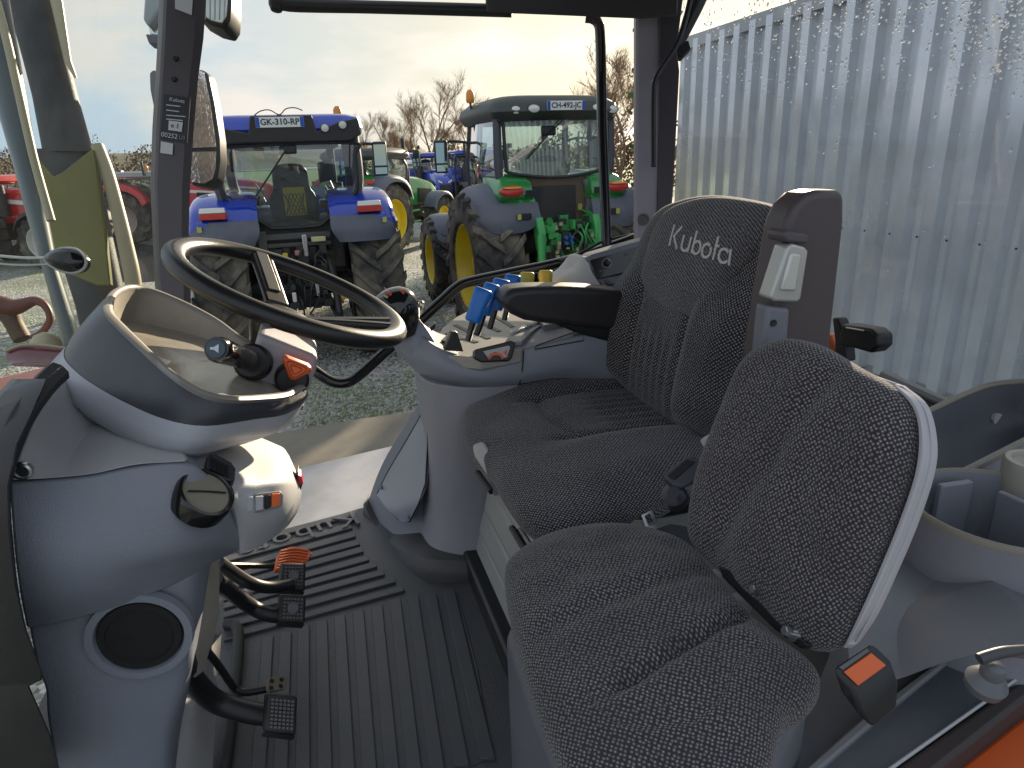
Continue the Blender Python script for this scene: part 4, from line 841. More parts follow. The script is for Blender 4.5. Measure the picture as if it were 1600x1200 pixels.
# front handle, rails
MB().hexa([P(738, 694, 1.36), P(756, 689, 1.36), P(772, 715, 1.34), P(768, 748, 1.33), P(760, 740, 1.335), P(742, 712, 1.355)], [P(738, 700, 1.42), P(756, 693, 1.42), P(772, 719, 1.40), P(768, 752, 1.39), P(760, 746, 1.395), P(742, 716, 1.415)]).build('front_handle', mat('handle_grey', (.42, .42, .40), .4), seat, bevel=.008, bseg=3)
for k, (u0, v0, u1, v1) in enumerate([(746, 738, 768, 768), (752, 735, 776, 770), (800, 825, 822, 862), (812, 828, 832, 860)]):
    MB().tube([PZ(u0, v0, 1.745), PZ(u1, v1, 1.745)], .007, 8, smooth=False).build('rail', [pl_black(), steel(), pl_black(), steel()][k], seat)
sl2 = MB().loft([[PB(1093, 688, .86), PB(1099, 683, .86), PB(1103, 690, .86), PB(1098, 698, .86)], [PB(1118, 672, .84), PB(1128, 668, .84), PB(1128, 702, .84), PB(1112, 701, .84)], [PB(1150, 655, .83), PB(1160, 655, .83), PB(1160, 705, .83), PB(1150, 705, .83)]]).build('recline_lever', mat('lever_pale', (.50, .49, .52), .4), seat, bevel=.004)
# right armrest
def pb_(u, v): return PB(u, v, 1.43)
arm = [(786, 470), (789, 459), (802, 452), (830, 449), (880, 448), (930, 450), (985, 456), (985, 516), (950, 516), (900, 512), (850, 506), (822, 502), (800, 492), (788, 481)]
MB().prism([pb_(u, v) for u, v in arm], L * .085).build('armrest', mat('armrest_foam', (.028, .026, .030), .42, var=.1, bump=.2, bscale=420), seat, bevel=.016, bseg=5, ang=60)
MB().prism([PB(u, v, 1.44) for u, v in [(850, 500), (970, 505), (970, 540), (900, 520)]], L * .05).build('armrest_bracket', pl_black(), seat, bevel=.006)
# folded-up left armrest
fold = [(1226, 366), (1231, 345), (1243, 320), (1262, 302), (1282, 297), (1314, 297), (1322, 305), (1322, 345), (1316, 400), (1309, 460), (1303, 510), (1298, 560), (1294, 620), (1205, 620), (1192, 600), (1192, 560), (1206, 470)]
dk = mat('armrest_shell', (.082, .064, .068), .42, var=.12, vscale=5, bump=.2, bscale=420)
MB().prism([PB(u, v, .80) for u, v in fold], L * .055).build('folded_armrest', dk, seat, bevel=.011, bseg=4, ang=60)
MB().prism([PB(u, v, .788) for u, v in [(1200, 478), (1236, 482), (1232, 530), (1224, 580), (1205, 600), (1192, 590), (1192, 560), (1195, 520)]], L * .03).build('armrest_cheek', mat('cheek_grey', (.17, .175, .21), .45, bump=.2, bscale=420), seat, bevel=.006, bseg=3)
MB().lathe(PB(1209, 505, .7865), -L, [(.0048, -.002), (.0048, .001), (.0, .0005)], 14).build('screw', pl_black(), seat)
hnd = MB().prism([PB(u, v, .782) for u, v in [(1231, 385), (1240, 381), (1258, 386), (1264, 392), (1252, 468), (1246, 473), (1210, 471), (1204, 466)]], L * .03).build('armrest_handle', mat('handle_silver', (.50, .50, .48), .22, metal=.35, var=.08), seat, bevel=.005, bseg=3)
MB().prism([PB(u, v, .777) for u, v in [(1237, 395), (1253, 398), (1244, 455), (1221, 454)]], L * .01).build('handle_inset', mat('inset_silver', (.62, .62, .60), .2, metal=.3), hnd, bevel=.003, bseg=3)
MB().prism([PB(u, v, .784) for u, v in [(1225, 366), (1232, 360), (1262, 366), (1266, 372), (1262, 382), (1228, 378)]], L * .04).build('armrest_clip', pl_pillar(), seat, bevel=.004)
# belt buckle + tongue
bb_ = thing('belt_buckle', 'dark grey belt buckle wedged between driver cushion and passenger backrest', 'seat belt', PZ(1065, 760, 1.74))
bq = P(1070, 755, 1.06); bn_ = (-FW * .8 + UP * .5 - RT * .3).normalized()
MB().prism([onpl(u, v, bq, bn_) for u, v in [(1036, 745), (1040, 737), (1072, 712), (1092, 714), (1104, 728), (1100, 745), (1066, 762), (1050, 758)]], -bn_ * .022).build('housing', mat('buckle_grey', (.06, .062, .072), .45), bb_, bevel=.004)
MB().prism([onpl(u, v, bq, bn_, .001) for u, v in [(1044, 744), (1073, 719), (1086, 722), (1054, 750)]], bn_ * .002).build('button', pl_black(), bb_)
MB().prism([onpl(u, v, bq, bn_, -.005) for u, v in [(1066, 760), (1104, 735), (1115, 780), (1090, 778)]], -bn_ * .004).build('plate', mat('dark_metal', (.16, .16, .18), .35, metal=.6), bb_)
MB().lathe(onpl(1091, 765, bq, bn_, -.0045), bn_, [(.006, 0), (.006, .001), (.0, .001)], 12).build('hole', pl_black(), bb_)
MB().lathe(onpl(1053, 772, bq, bn_, -.01), bn_, [(.022, -.02), (.020, .0), (.010, .008), (.0, .008)], 16).build('anchor', mat('buckle_grey2', (.045, .047, .058), .4), bb_)
bt = thing('belt_tongue', 'shiny metal belt tongue with rectangular slot lying between the two seat cushions', 'seat belt', PZ(1020, 820, 1.80))
tq = PZ(1015, 815, 1.835); tn = (-FW + UP * .6).normalized()
fr4 = [(1002, 805), (1005, 800), (1016, 797), (1021, 801), (1030, 823), (1013, 830)]
inn = [(1007, 806), (1015, 802), (1023, 820), (1014, 823)]
A_ = [onpl(u, v, tq, tn) for u, v in [(1002, 805), (1018, 797), (1031, 824), (1012, 832)]]; B_ = [onpl(u, v, tq, tn) for u, v in inn]
MB().loft([[p for p in A_], [p for p in B_], [p - tn * .003 for p in B_], [p - tn * .003 for p in A_], [p for p in A_]], caps=False).build('tongue_plate', steel(), bt, flat=True)
MB().prism([onpl(u, v, tq, tn, -.002) for u, v in [(964, 826), (990, 812), (1006, 812), (1013, 832), (1004, 840), (980, 836)]], -tn * .004).build('tongue_cover', mat('worn_beige', (.20, .165, .12), .6, var=.2), bt, bevel=.001)
MB().prism([onpl(u, v, tq, tn, -.006) for u, v in [(1012, 832), (1048, 818), (1075, 822), (1095, 850), (1080, 862), (1030, 845)]], -tn * .006).build('webbing', mat('webbing', (.035, .037, .045), .7, bump=.5, bscale=700), bt, bevel=.002)

# -------------------------------------------------- passenger seat
psz = 1.835
ps = thing('passenger_seat', 'small passenger seat in coarse speckled fabric with pale grey backrest edge, nearest the camera', 'passenger seat', PZ(1030, 1060, FL + .1))
po_ = [(789, 912), (800, 885), (850, 853), (930, 836), (1005, 840), (1075, 868), (1115, 912), (1160, 968), (1218, 1022), (1270, 1062), (1280, 1085), (1262, 1112), (1232, 1132), (1215, 1165), (1195, 1230), (1130, 1290), (980, 1310), (905, 1260), (865, 1180), (828, 1085), (800, 985)]
def d_pc(s, t, r):
    k = 1 - sst(.8, 1, r)
    w_ = -.012 * gs(s + .035 - .25 * (t - .02), .010) * sst(.14, .06, abs(t - .03)) * 0
    crease = -.016 * gs((t - .075) - .35 * (s + .02) ** 1 + .0, .010) * sst(.16, .10, abs(s + .05))
    wr = -.006 * gs(t + .03 - .2 * s, .016) + .006 * noise.noise(Vector((s * 11, t * 11, 8))) + .004 * noise.noise(Vector((s * 24, t * 24, 3)))
    return (crease + wr) * k
pad([PZ(u, v, psz) for u, v in po_], Z, .052, .05, 3.2, 2.4, N=170, rings=50, disp=d_pc, e1=F).build('seat_cushion', fab_p, ps, ang=80)
pp0 = PZ(1200, 935, psz + .03); pnn = (F * math.cos(R(17)) + Z * math.sin(R(17))).normalized()
def pk(u, v, o=0): return PPl(u, v, pp0 + pnn * o, pnn)
pbo = [(1090, 828), (1096, 778), (1112, 715), (1138, 648), (1163, 588), (1182, 556), (1210, 538), (1245, 531), (1290, 542), (1345, 574), (1395, 602), (1424, 630), (1434, 670), (1432, 720), (1412, 790), (1382, 870), (1350, 945), (1325, 1000), (1300, 1018), (1265, 1010), (1215, 965), (1160, 915), (1115, 875), (1096, 852)]
def d_pb(s, t, r):
    k = 1 - sst(.8, 1, r)
    return (.006 * noise.noise(Vector((s * 9, t * 9, 1))) + .004 * noise.noise(Vector((s * 22, t * 22, 4))) - .008 * gs(t - .02 + .3 * s, .02) + .006 * sst(.05, .14, abs(t))) * k
pad([pk(u, v) for u, v in pbo], pnn, .040, .02, 3.6, 2.0, N=170, rings=44, disp=d_pb, e1=Z).build('backrest', fab_p, ps, ang=80)
ei = [(1395, 602), (1426, 636), (1436, 680), (1430, 740), (1405, 815), (1375, 888), (1345, 955), (1318, 1012)]
eo = [(1402, 600), (1438, 632), (1452, 690), (1446, 745), (1420, 822), (1390, 893), (1360, 958), (1333, 1000)]
MB().prism([pk(u, v, -.012) for u, v in [(1150, 640), (1200, 555), (1260, 545), (1340, 578)] + eo + [(1318, 1012), (1250, 990), (1120, 870)]], -pnn * .012).build('back_shell', mat('shell_pale', (.50, .49, .52), .4, var=.05), ps, bevel=.003)
MB().patch([[pk(u, v, .006) for u, v in ei], [pk((a[0] + b[0]) / 2, (a[1] + b[1]) / 2, .006) for a, b in zip(ei, eo)], [pk(u, v, -.004) for u, v in eo]], 5, 3, -pnn * .012).build('edge_trim', mat('shell_pale', (.50, .49, .52), .4, var=.05), ps)
hq = pk(1190, 950, -.01)
MB().prism([pk(u, v, .030) for u, v in [(1122, 884), (1150, 892), (1200, 938), (1246, 990), (1262, 1008), (1250, 1014), (1210, 984), (1160, 935), (1128, 902)]], -pnn * .02).build('hinge_plate', pl_black(), ps, bevel=.002)
for (u, v) in ((1178, 921), (1229, 986)):
    q = pk(u, v, .040)
    bl = MB().lathe(q, pnn * .7 - RT * .5 + UP * .2, [(.0105, -.012), (.0105, -.008), (.006, -.008), (.006, -.002), (.0, -.002)], 20).build('washer', steel(), ps)
    MB().lathe(q, pnn * .7 - RT * .5 + UP * .2, [(.0065, -.008), (.0065, .002), (.0055, .004), (.0, .004)], 6).build('bolt_head', steel(), bl)
# seat box
boxz = 1.775
pl = [(788, 985), (805, 962), (850, 945), (1000, 900), (1240, 1030), (1262, 1095), (1180, 1260), (960, 1330), (880, 1225), (835, 1120)]
MB().loft([[PZ(u, v, boxz) + (Vector((0, 0, FL - boxz)) if k else Vector()) for u, v in pl] if k in (0, 1) else None for k in (1, 0)]).build('seat_box', mat('seat_box', (.14,.15,.175), .5, var=.1, vscale=5, bump=.3, bscale=420, dirt=(.22, .21, .2), dscale=5, damt=.3), ps, bevel=.022, bseg=4, ang=60)
# orange-button buckle
ob = thing('belt_buckle', 'black belt buckle with bright orange release button beside the passenger seat', 'seat belt', P(1350, 1070, .62))
oq = P(1345, 1045, .66); on_ = (-FW * .9 + UP * .55 + RT * .05).normalized()
tp4 = [onpl(u, v, oq, on_) for u, v in [(1302, 1047), (1306, 1040), (1358, 1006), (1368, 1008), (1392, 1032), (1390, 1040), (1342, 1078), (1333, 1078)]]
dv = P(1368, 1112, .66) - P(1345, 1045, .66)
MB().loft([[p + on_ * .0 for p in tp4], [p + dv * .5 for p in tp4], [oq + dv + (p - oq) * .7 for p in tp4]]).build('housing', pl_black(), ob, bevel=.003)
MB().prism([onpl(u, v, oq, on_, .0005) for u, v in [(1317, 1050), (1360, 1020), (1384, 1040), (1340, 1072)]], on_ * .002).build('button', orange_pl(), ob, bevel=.001)
MB().prism([onpl(u, v, oq, on_, .0005) for u, v in [(1310, 1043), (1354, 1013), (1357, 1018), (1316, 1047)]], on_ * .0012).build('slot', mat('slot_grey', (.10, .10, .11), .3), ob)

# -------------------------------------------------- storage tray / cup holder at the right
tr = thing('storage_tray', 'grey moulded storage tray with round bottle holder and open bin behind the passenger seat', 'storage tray', PZ(1570, 800, 1.6))
tray_m = mat('tray_plastic', (.20,.215,.26), .5, var=.1, vscale=6, bump=.3, bscale=420, dirt=(.24, .23, .2), dscale=6, damt=.25)
rim_m = mat('tray_rim', (.21, .20, .17), .45, var=.08, bump=.2, bscale=420)
cc = PZ(1568, 790, 1.90)
MB().lathe(cc, Z, [(.118, -.16), (.120, -.02), (.1225, -.004)], 56, caps=False).build('holder_wall', tray_m, tr, ang=60)
MB().lathe(cc, Z, [(.1225, -.004), (.1245, .001), (.128, .001), (.1305, -.003), (.131, -.010)], 56, caps=False).build('holder_rim', rim_m, tr, ang=60)
MB().lathe(cc, Z, [(.131, -.010), (.134, -.085), (.137, -.10), (.137, -.106), (.140, -.155), (.137, -.162), (.133, -.168), (.150, -.235), (.185, -.32), (.20, -.34)], 56, caps=False).build('holder_body', tray_m, tr, ang=40)
MB().lathe(cc, Z, [(.119, -.15), (.0, -.15)], 40, caps=False).build('holder_floor', pl_black(), tr)
for (p, q) in (((1468, 757), (1518, 750)), ((1562, 766), (1640, 800))):
    a, b = PZ(*p, 1.893), PZ(*q, 1.893); pr_ = (b - a).cross(Z).normalized() * .006
    MB().hexa([a - pr_ - Z * .15, b - pr_ - Z * .15, b + pr_ - Z * .15, a + pr_ - Z * .15], [a - pr_, b - pr_, b + pr_, a + pr_]).build('divider', tray_m, tr, bevel=.003)
MB().patch([[P(1436, 652, 1.30), P(1505, 620, 1.33), P(1560, 602, 1.33), P(1660, 597, 1.28)], [P(1438, 700, 1.28), P(1510, 682, 1.32), P(1570, 668, 1.33), P(1660, 655, 1.28)], [P(1440, 752, 1.22), P(1512, 742, 1.26), P(1600, 715, 1.26), P(1660, 700, 1.22)]], 6, 6, -F * .02).build('bin_back', mat('bin_shade', (.045, .047, .062), .45, var=.12, bump=.25, bscale=420), tr)  # inner wall coloured darker for the shade inside the bin
MB().tube([P(1436, 650, 1.30), P(1505, 617, 1.33), P(1560, 599, 1.33), P(1660, 594, 1.28)], .006, 8).build('bin_rim', rim_m, tr)
MB().patch([[P(1432, 738, 1.13), P(1480, 748, 1.14), P(1515, 733, 1.17), P(1580, 700, 1.2), P(1660, 660, 1.2)], [P(1432, 800, 1.13), P(1480, 810, 1.14), P(1515, 800, 1.17), P(1580, 770, 1.2), P(1660, 740, 1.2)]], 6, 3, F * .012).build('bin_front', tray_m, tr)
MB().tube([P(1432, 738, 1.13), P(1455, 747, 1.13), P(1480, 748, 1.14), P(1515, 733, 1.17), P(1580, 700, 1.2), P(1660, 660, 1.2)], .007, 8).build('bin_rim', rim_m, tr)
lc = PZ(1622, 722, 1.925)
MB().lathe(lc, Z, [(.045, -.08), (.047, -.004), (.044, .003), (.036, .003), (.034, -.004), (.018, -.006), (.012, .004), (.0, .006)], 36).build('lid', mat('lid_pale', (.36, .35, .31), .4, var=.06), tr, ang=40)
# skirt below the tray
MB().patch([[P(1335, 905, .945), P(1400, 928, .94), P(1490, 945, .93), P(1640, 934, .92)], [P(1325, 985, .90), P(1400, 985, .90), P(1490, 990, .885), P(1640, 962, .87)], [P(1330, 1075, .84), P(1400, 1062, .84), P(1480, 1034, .83), P(1640, 990, .82)]], 6, 6, L * .10 - F * .03).build('skirt', mat('tray_skirt', (.12, .13, .155), .5, var=.1, vscale=6, bump=.3, bscale=420, dirt=(.2, .2, .19), dscale=6, damt=.3), tr)

# -------------------------------------------------- near sill, strut, fender
ns_ = thing('sill_trim', 'blue-grey door sill trim with pale edge strips in the near right corner', 'sill', P(1450, 1120, .62))
sm1 = mat('sill_grey', (.085, .095, .115), .5, var=.12, vscale=6, bump=.25, bscale=420, dirt=(.17, .165, .16), dscale=6, damt=.3)
zz = 1.70
def q4(pts, h, m, name, bev=.003, z=zz): MB().prism([PZ(u, v, z) for u, v in pts], Z * -h).build(name, m, ns_, bevel=bev)
q4([(1120, 1290), (1265, 1090), (1300, 1010), (1420, 1010), (1700, 890), (1700, 925), (1480, 1024), (1365, 1113), (1235, 1235), (1200, 1290)], .05, sm1, 'floor_trim', z=zz - .02)
q4([(1180, 1290), (1258, 1200), (1353, 1117), (1480, 1022), (1700, 910), (1700, 930), (1482, 1032), (1372, 1122), (1282, 1200), (1215, 1270)], .04, mat('strip_grey', (.20, .205, .22), .45, var=.1, bump=.2, bscale=420), 'edge_strip')
q4([(1215, 1272), (1282, 1201), (1372, 1124), (1482, 1034), (1700, 932), (1700, 985), (1393, 1200), (1320, 1270)], .04, sm1, 'sill_face', z=zz - .008)
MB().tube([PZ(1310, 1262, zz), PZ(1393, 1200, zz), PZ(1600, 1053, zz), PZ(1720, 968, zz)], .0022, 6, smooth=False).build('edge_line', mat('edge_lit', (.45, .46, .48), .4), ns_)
q4([(1320, 1270), (1395, 1202), (1602, 1056), (1720, 972), (1720, 1010), (1600, 1094), (1467, 1200), (1380, 1270)], .05, mat('seal_brown', (.045, .035, .035), .6, var=.2), 'door_seal', z=zz - .004, bev=.006)
ofn = thing('orange_fender', 'orange rear fender of the tractor in the lower right corner', 'fender', PZ(1600, 1180, 1.55))
MB().prism([PZ(u, v, 1.66) for u, v in [(1300, 1340), (1475, 1208), (1608, 1104), (1740, 990), (1900, 1100), (1700, 1500)]], Z * -.12).build('panel', orange(), ofn, bevel=.01)
gsx = thing('gas_strut', 'steel ball joint and thin strut rod on the sill at the right edge', 'strut', P(1545, 1050, .70))
MB().lathe(P(1546, 1058, .70), UP * .8 - FW * .5, [(.0, -.02), (.018, -.018), (.020, -.008), (.015, .0), (.011, .004), (.012, .010), (.009, .018), (.0, .021)], 24).build('ball_joint', mat('worn_steel', (.15, .155, .17), .55, metal=.2, var=.3, vscale=60), gsx)
MB().tube([P(1530, 1030, .69), P(1548, 1024, .69), P(1575, 1018, .69), P(1660, 1008, .69)], [.006, .006, .004, .004], 12).build('rod', mat('strut_dark', (.06, .06, .066), .45), gsx)
# ================================================================== YARD AND BACKGROUND
def ground_mat():
    m = bpy.data.materials.new('yard_gravel'); m.use_nodes = True; t = m.node_tree; b = t.nodes['Principled BSDF']
    co = t.nodes.new('ShaderNodeTexCoord'); lk = t.links.new
    vo = t.nodes.new('ShaderNodeTexVoronoi'); vo.inputs['Scale'].default_value = 26; lk(co.outputs['Object'], vo.inputs['Vector'])
    rp = t.nodes.new('ShaderNodeValToRGB'); e = rp.color_ramp.elements; e[0].color = (.17, .165, .15, 1); e[1].color = (.56, .54, .50, 1); e[0].position = .2; e[1].position = .85
    sp = t.nodes.new('ShaderNodeSeparateColor'); lk(vo.outputs['Color'], sp.inputs[0]); lk(sp.outputs[0], rp.inputs[0])
    n1 = t.nodes.new('ShaderNodeTexNoise'); n1.inputs['Scale'].default_value = .9; n1.inputs['Detail'].default_value = 10; n1.inputs['Roughness'].default_value = .7; lk(co.outputs['Object'], n1.inputs['Vector'])
    r1 = t.nodes.new('ShaderNodeValToRGB'); r1.color_ramp.elements[0].position = .45; r1.color_ramp.elements[1].position = .60; lk(n1.outputs['Fac'], r1.inputs[0])
    n2 = t.nodes.new('ShaderNodeTexNoise'); n2.inputs['Scale'].default_value = 30; n2.inputs['Detail'].default_value = 6; lk(co.outputs['Object'], n2.inputs['Vector'])
    r2 = t.nodes.new('ShaderNodeValToRGB'); r2.color_ramp.elements[0].position = .38; r2.color_ramp.elements[1].position = .55; lk(n2.outputs['Fac'], r2.inputs[0])
    mu = t.nodes.new('ShaderNodeMath'); mu.operation = 'MULTIPLY'; lk(r1.outputs[0], mu.inputs[0]); lk(r2.outputs[0], mu.inputs[1])
    mu2 = t.nodes.new('ShaderNodeMath'); mu2.operation = 'MULTIPLY'; mu2.inputs[1].default_value = .7; lk(mu.outputs[0], mu2.inputs[0])
    x = t.nodes.new('ShaderNodeMixRGB'); x.inputs[2].default_value = (.15, .24, .04, 1); lk(mu2.outputs[0], x.inputs[0]); lk(rp.outputs[0], x.inputs[1])
    n3 = t.nodes.new('ShaderNodeTexNoise'); n3.inputs['Scale'].default_value = .35; n3.inputs['Detail'].default_value = 4; lk(co.outputs['Object'], n3.inputs['Vector'])
    mr = t.nodes.new('ShaderNodeMapRange'); mr.inputs[1].default_value = .35; mr.inputs[2].default_value = .65; mr.inputs[3].default_value = .65; mr.inputs[4].default_value = 1.1; lk(n3.outputs['Fac'], mr.inputs[0])
    y = t.nodes.new('ShaderNodeVectorMath'); y.operation = 'SCALE'; lk(x.outputs[0], y.inputs[0]); lk(mr.outputs[0], y.inputs['Scale'])
    lk(y.outputs[0], b.inputs['Base Color']); b.inputs['Roughness'].default_value = .85
    bp_ = t.nodes.new('ShaderNodeBump'); bp_.inputs['Strength'].default_value = .9; bp_.inputs['Distance'].default_value = .03; lk(vo.outputs['Distance'], bp_.inputs['Height']); bp_.invert = True
    lk(bp_.outputs[0], b.inputs['Normal']); return m
gm = ground_mat()
MB().add([(-70, -30, 0), (60, -30, 0), (60, 48, 0), (-70, 48, 0)], [(0, 1, 2, 3)]).build('yard_ground', gm, kind='structure')
rg = random.Random(11); pbm = MB()
def stone(c, r, k):
    q = [Vector((math.cos(a), math.sin(a), 0)) * r * rg.uniform(.7, 1.2) for a in [k + 2 * math.pi * i / 5 for i in range(5)]]
    pbm.add([c + p for p in q] + [c + p * .55 + Z * r * rg.uniform(.4, .8) for p in q], [(0, 1, 6, 5), (1, 2, 7, 6), (2, 3, 8, 7), (3, 4, 9, 8), (4, 0, 5, 9), (5, 6, 7, 8, 9)])
for i in range(6500):
    u, v = rg.uniform(440, 780), 380 + 300 * rg.random() ** .8
    c = PZ(u, v, 0)
    stone(c, rg.uniform(.008, .024), rg.random() * 6)
stone_m = mat('pebble', (.36, .345, .32), .8, var=.6, vscale=14)
pbm.build('loose_gravel', stone_m, kind='stuff', flat=True)
gr = MB()
for i in range(15000):
    c0 = PZ(rg.uniform(450, 760), 370 + 310 * rg.random() ** .8, 0)
    if noise.noise(Vector((c0.x * .9, c0.y * .9, .3))) < .05: continue
    a = rg.random() * 6.28; h = rg.uniform(.015, .05); d_ = Vector((math.cos(a), math.sin(a), 0)) * .004
    gr.add([c0 - d_, c0 + d_, c0 + Z * h + Vector((rg.uniform(-.012, .012), rg.uniform(-.012, .012), 0))], [(0, 1, 2)])
gr.build('grass_tufts', mat('moss_grass', (.16, .24, .05), .8, var=.4, vscale=4), kind='stuff', flat=True)
wet = [PZ(u, v, .004) for u, v in [(150, 400), (200, 382), (242, 384), (300, 400), (300, 425), (240, 440), (180, 436)]]
MB().add(spline(wet, 40, True), [tuple(range(40))]).build('puddle', mat('wet_ground', (.05, .05, .055), .08, var=.1, vscale=2), kind='structure')
# fields and hills
def terrain(name, y0, y1, x0, x1, hf, m, nx=60, ny=14):
    vs = [Vector((x0 + (x1 - x0) * i / nx, y0 + (y1 - y0) * j / ny, 0)) for j in range(ny + 1) for i in range(nx + 1)]
    for p in vs: p.z = hf(p.x, p.y)
    fs = [(j * (nx + 1) + i, j * (nx + 1) + i + 1, (j + 1) * (nx + 1) + i + 1, (j + 1) * (nx + 1) + i) for j in range(ny) for i in range(nx)]
    MB().add(vs, fs).build(name, m, kind='structure', ang=80)
terrain('field', 47.9, 200, -260, 260, lambda x, y: max(0, (y - 60)) * .012 * (1 if x > -40 else .6), mat('field_grass', (.13, .19, .04), .9, var=.3, vscale=.05, dirt=(.16, .14, .06), dscale=.03, damt=.6))
hill_m = mat('hill_scrub', (.12, .08, .042), .95, var=.6, vscale=.08, dirt=(.045, .06, .025), dscale=.05, damt=.9, bump=1, bscale=.5)
terrain('hills', 190, 520, -420, 420, lambda x, y: 1.0 + max(0, y - 190) * .020 + 2.5 * noise.noise(Vector((x * .012, y * .01, 3))) + (1.2 * noise.noise(Vector((x * .08, y * .06, 8)))) + (5 if x < -60 else 0) * sst(190, 330, y), hill_m, 120, 30)
# hedges
def hedge(name, label, u0, u1, d, h, m, seed, n=2600, wd=2.2):
    r = random.Random(seed); a, b = P(u0, 250, d), P(u1, 250, d); mb = MB()
    for i in range(n):
        t = r.random(); q = a.lerp(b, t); q.z = 0
        hh = h * (.65 + .5 * noise.noise(Vector((t * 9, seed, 0))) + .25 * noise.noise(Vector((t * 31, seed, 1))))
        q += Vector((r.gauss(0, .3), r.gauss(0, wd / 3), max(.02, r.random() ** .7 * hh)))
        s_ = r.uniform(.05, .15); n1 = Vector((r.gauss(0, 1), r.gauss(0, 1), r.gauss(0, 1))).normalized(); n2 = n1.orthogonal().normalized()
        mb.add([q - n2 * s_, q + n1.cross(n2) * s_ * .6, q + n2 * s_, q - n1.cross(n2) * s_ * .6], [(0, 1, 2, 3)])
    o = mb.build(name, m, flat=True); return tag(o, label, 'hedge')
hg = [mat('hedge_brown', (.13, .085, .045), .9, var=.5, vscale=1.5), mat('hedge_olive', (.10, .09, .04), .9, var=.5, vscale=1.5), mat('hedge_rust', (.16, .085, .04), .9, var=.4, vscale=1.5)]
hedge('hedge', 'brown winter hedge below the hills at the far left of the yard', -60, 345, 66, 6.0, hg[0], 2, 14000)
hedge('hedge', 'olive scrub hedge under the bare trees in the centre background', 540, 790, 58, 4.6, hg[1], 4, 9000)
hedge('hedge', 'dense brown scrub between the green tractor cab and the rear pillar', 800, 1060, 44, 4.6, hg[2], 6, 9000)
# bare trees
bark = mat('bark', (.15, .10, .065), .9, var=.3, vscale=3); twig_m = mat('twigs', (.30, .19, .11), .9, var=.3, vscale=2)
def bare_tree(label, u, d, h, seed, spread=.42, dens=3, conif=False):
    r = random.Random(seed); c = P(u, 250, d); c.z = 0
    t = thing('bare_tree', label, 'tree', c, 'bare winter trees behind the yard')
    tr_, tw = MB(), MB()
    def grow(p, dv, ln, rad, lev):
        pts = [p]; q = p.copy(); dd = dv.copy()
        for k in range(3):
            dd = (dd + Vector((r.gauss(0, .10), r.gauss(0, .10), r.gauss(.05, .06)))).normalized(); q = q + dd * ln / 3; pts.append(q)
        (tr_ if lev < 2 else tw).tube(pts, [rad, rad * .85, rad * .7, rad * .5], 5 if lev < 2 else 3, smooth=False, caps=False)
        if lev >= 5 or rad < .0025: return
        if lev >= 3:
            for k in range(5):
                f = r.uniform(.2, 1.0); i = min(2, int(f * 3)); b = pts[i].lerp(pts[i + 1], f * 3 - i); nd = (dd * .6 + Vector((r.gauss(0, .5), r.gauss(0, .5), r.gauss(.15, .35)))).normalized(); e_ = b + nd * ln * r.uniform(.5, .9); sd = nd.orthogonal().normalized() * .010
                tw.add([b - sd, b + sd, e_], [(0, 1, 2)]); sd = nd.cross(sd); tw.add([b - sd, b + sd, e_], [(0, 1, 2)])
        for k in range(dens + (1 if lev > 1 else 0)):
            f = r.uniform(.35, 1.0) if lev else r.uniform(.3, 1.0)
            i = min(2, int(f * 3)); b = pts[i].lerp(pts[i + 1], f * 3 - i)
            ax = Vector((r.gauss(0, 1), r.gauss(0, 1), r.gauss(0, .3))).normalized()
            nd = (dd * (1 - spread) + ax * spread + Z * .18).normalized()
            grow(b, nd, ln * r.uniform(.55, .78), rad * r.uniform(.45, .6), lev + 1)
    grow(c - Z * .1, Z, h * .42, h * .015, 0)
    tr_.build('trunk', bark, t, flat=True); tw.build('crown', twig_m, t, flat=True)
    return t
bare_tree('bare tree left of the centre group, just right of the blue cab mirror', 600, 64, 8.2, 1)
bare_tree('tall bare tree with an upright fan of branches, rising over the dark exhaust stack', 632, 60, 9.3, 2, .38)
bare_tree('bare tree with the widest crown, between the mirrors of the blue and the green tractor', 672, 56, 9.8, 3, .46)
bare_tree('bare tree with low dense twigs directly behind the green cab mirror', 718, 52, 7.8, 4, .5)
bare_tree('thin bare tree showing its top just behind the blue tractor roof', 575, 70, 7.5, 5)
bare_tree('small bare tree low between the two tallest crowns of the centre group', 652, 74, 8.0, 12)
bare_tree('small bare tree on the horizon between the widest crown and the green cab', 700, 76, 7.6, 13)
bare_tree('faint small bare tree at the left end of the centre group', 612, 84, 7.4, 14)
bare_tree('bare tree rising above the roof of the green tractor', 905, 50, 9.8, 7, .5)
bare_tree('dense twiggy tree filling the gap right of the green cab', 968, 28, 6.7, 8, .5, 4)
# ------------------------------------------------------------------ corrugated wall
WD = 5.62
cw = thing('corrugated_wall', 'pale blue-grey corrugated metal shed wall behind the rear window', 'wall', F * -WD + L * 5)
wall_m = mat('cladding', (.74, .77, .82), .24, metal=.40, var=.05, vscale=1.2, bump=.05, bscale=8, spec=.5, dirt=(.40, .40, .38), dscale=1.5, damt=.35)
WH = 3.92
per = .333; prof_ = [(0, 0), (.03, 0), (.05, .10), (.175, .10), (.19, 0), (.30, 0)]
b = 9.85; k = 0
while b > -2.2:
    pts = []
    for i in range(3):
        for x, y in prof_: pts.append((i * per + x, y))
    pts.append((3 * per - .002, 0)); off = .0015 if k % 2 else 0
    lo = [AB(-WD + y + off, b - x, .12) for x, y in pts]; hi = [p + Z * (WH - .12) for p in lo]
    mb = MB().loft([lo, hi], closed=False); mb.build('cladding_sheet', wall_m, cw, ang=20)
    b -= 3 * per; k += 1
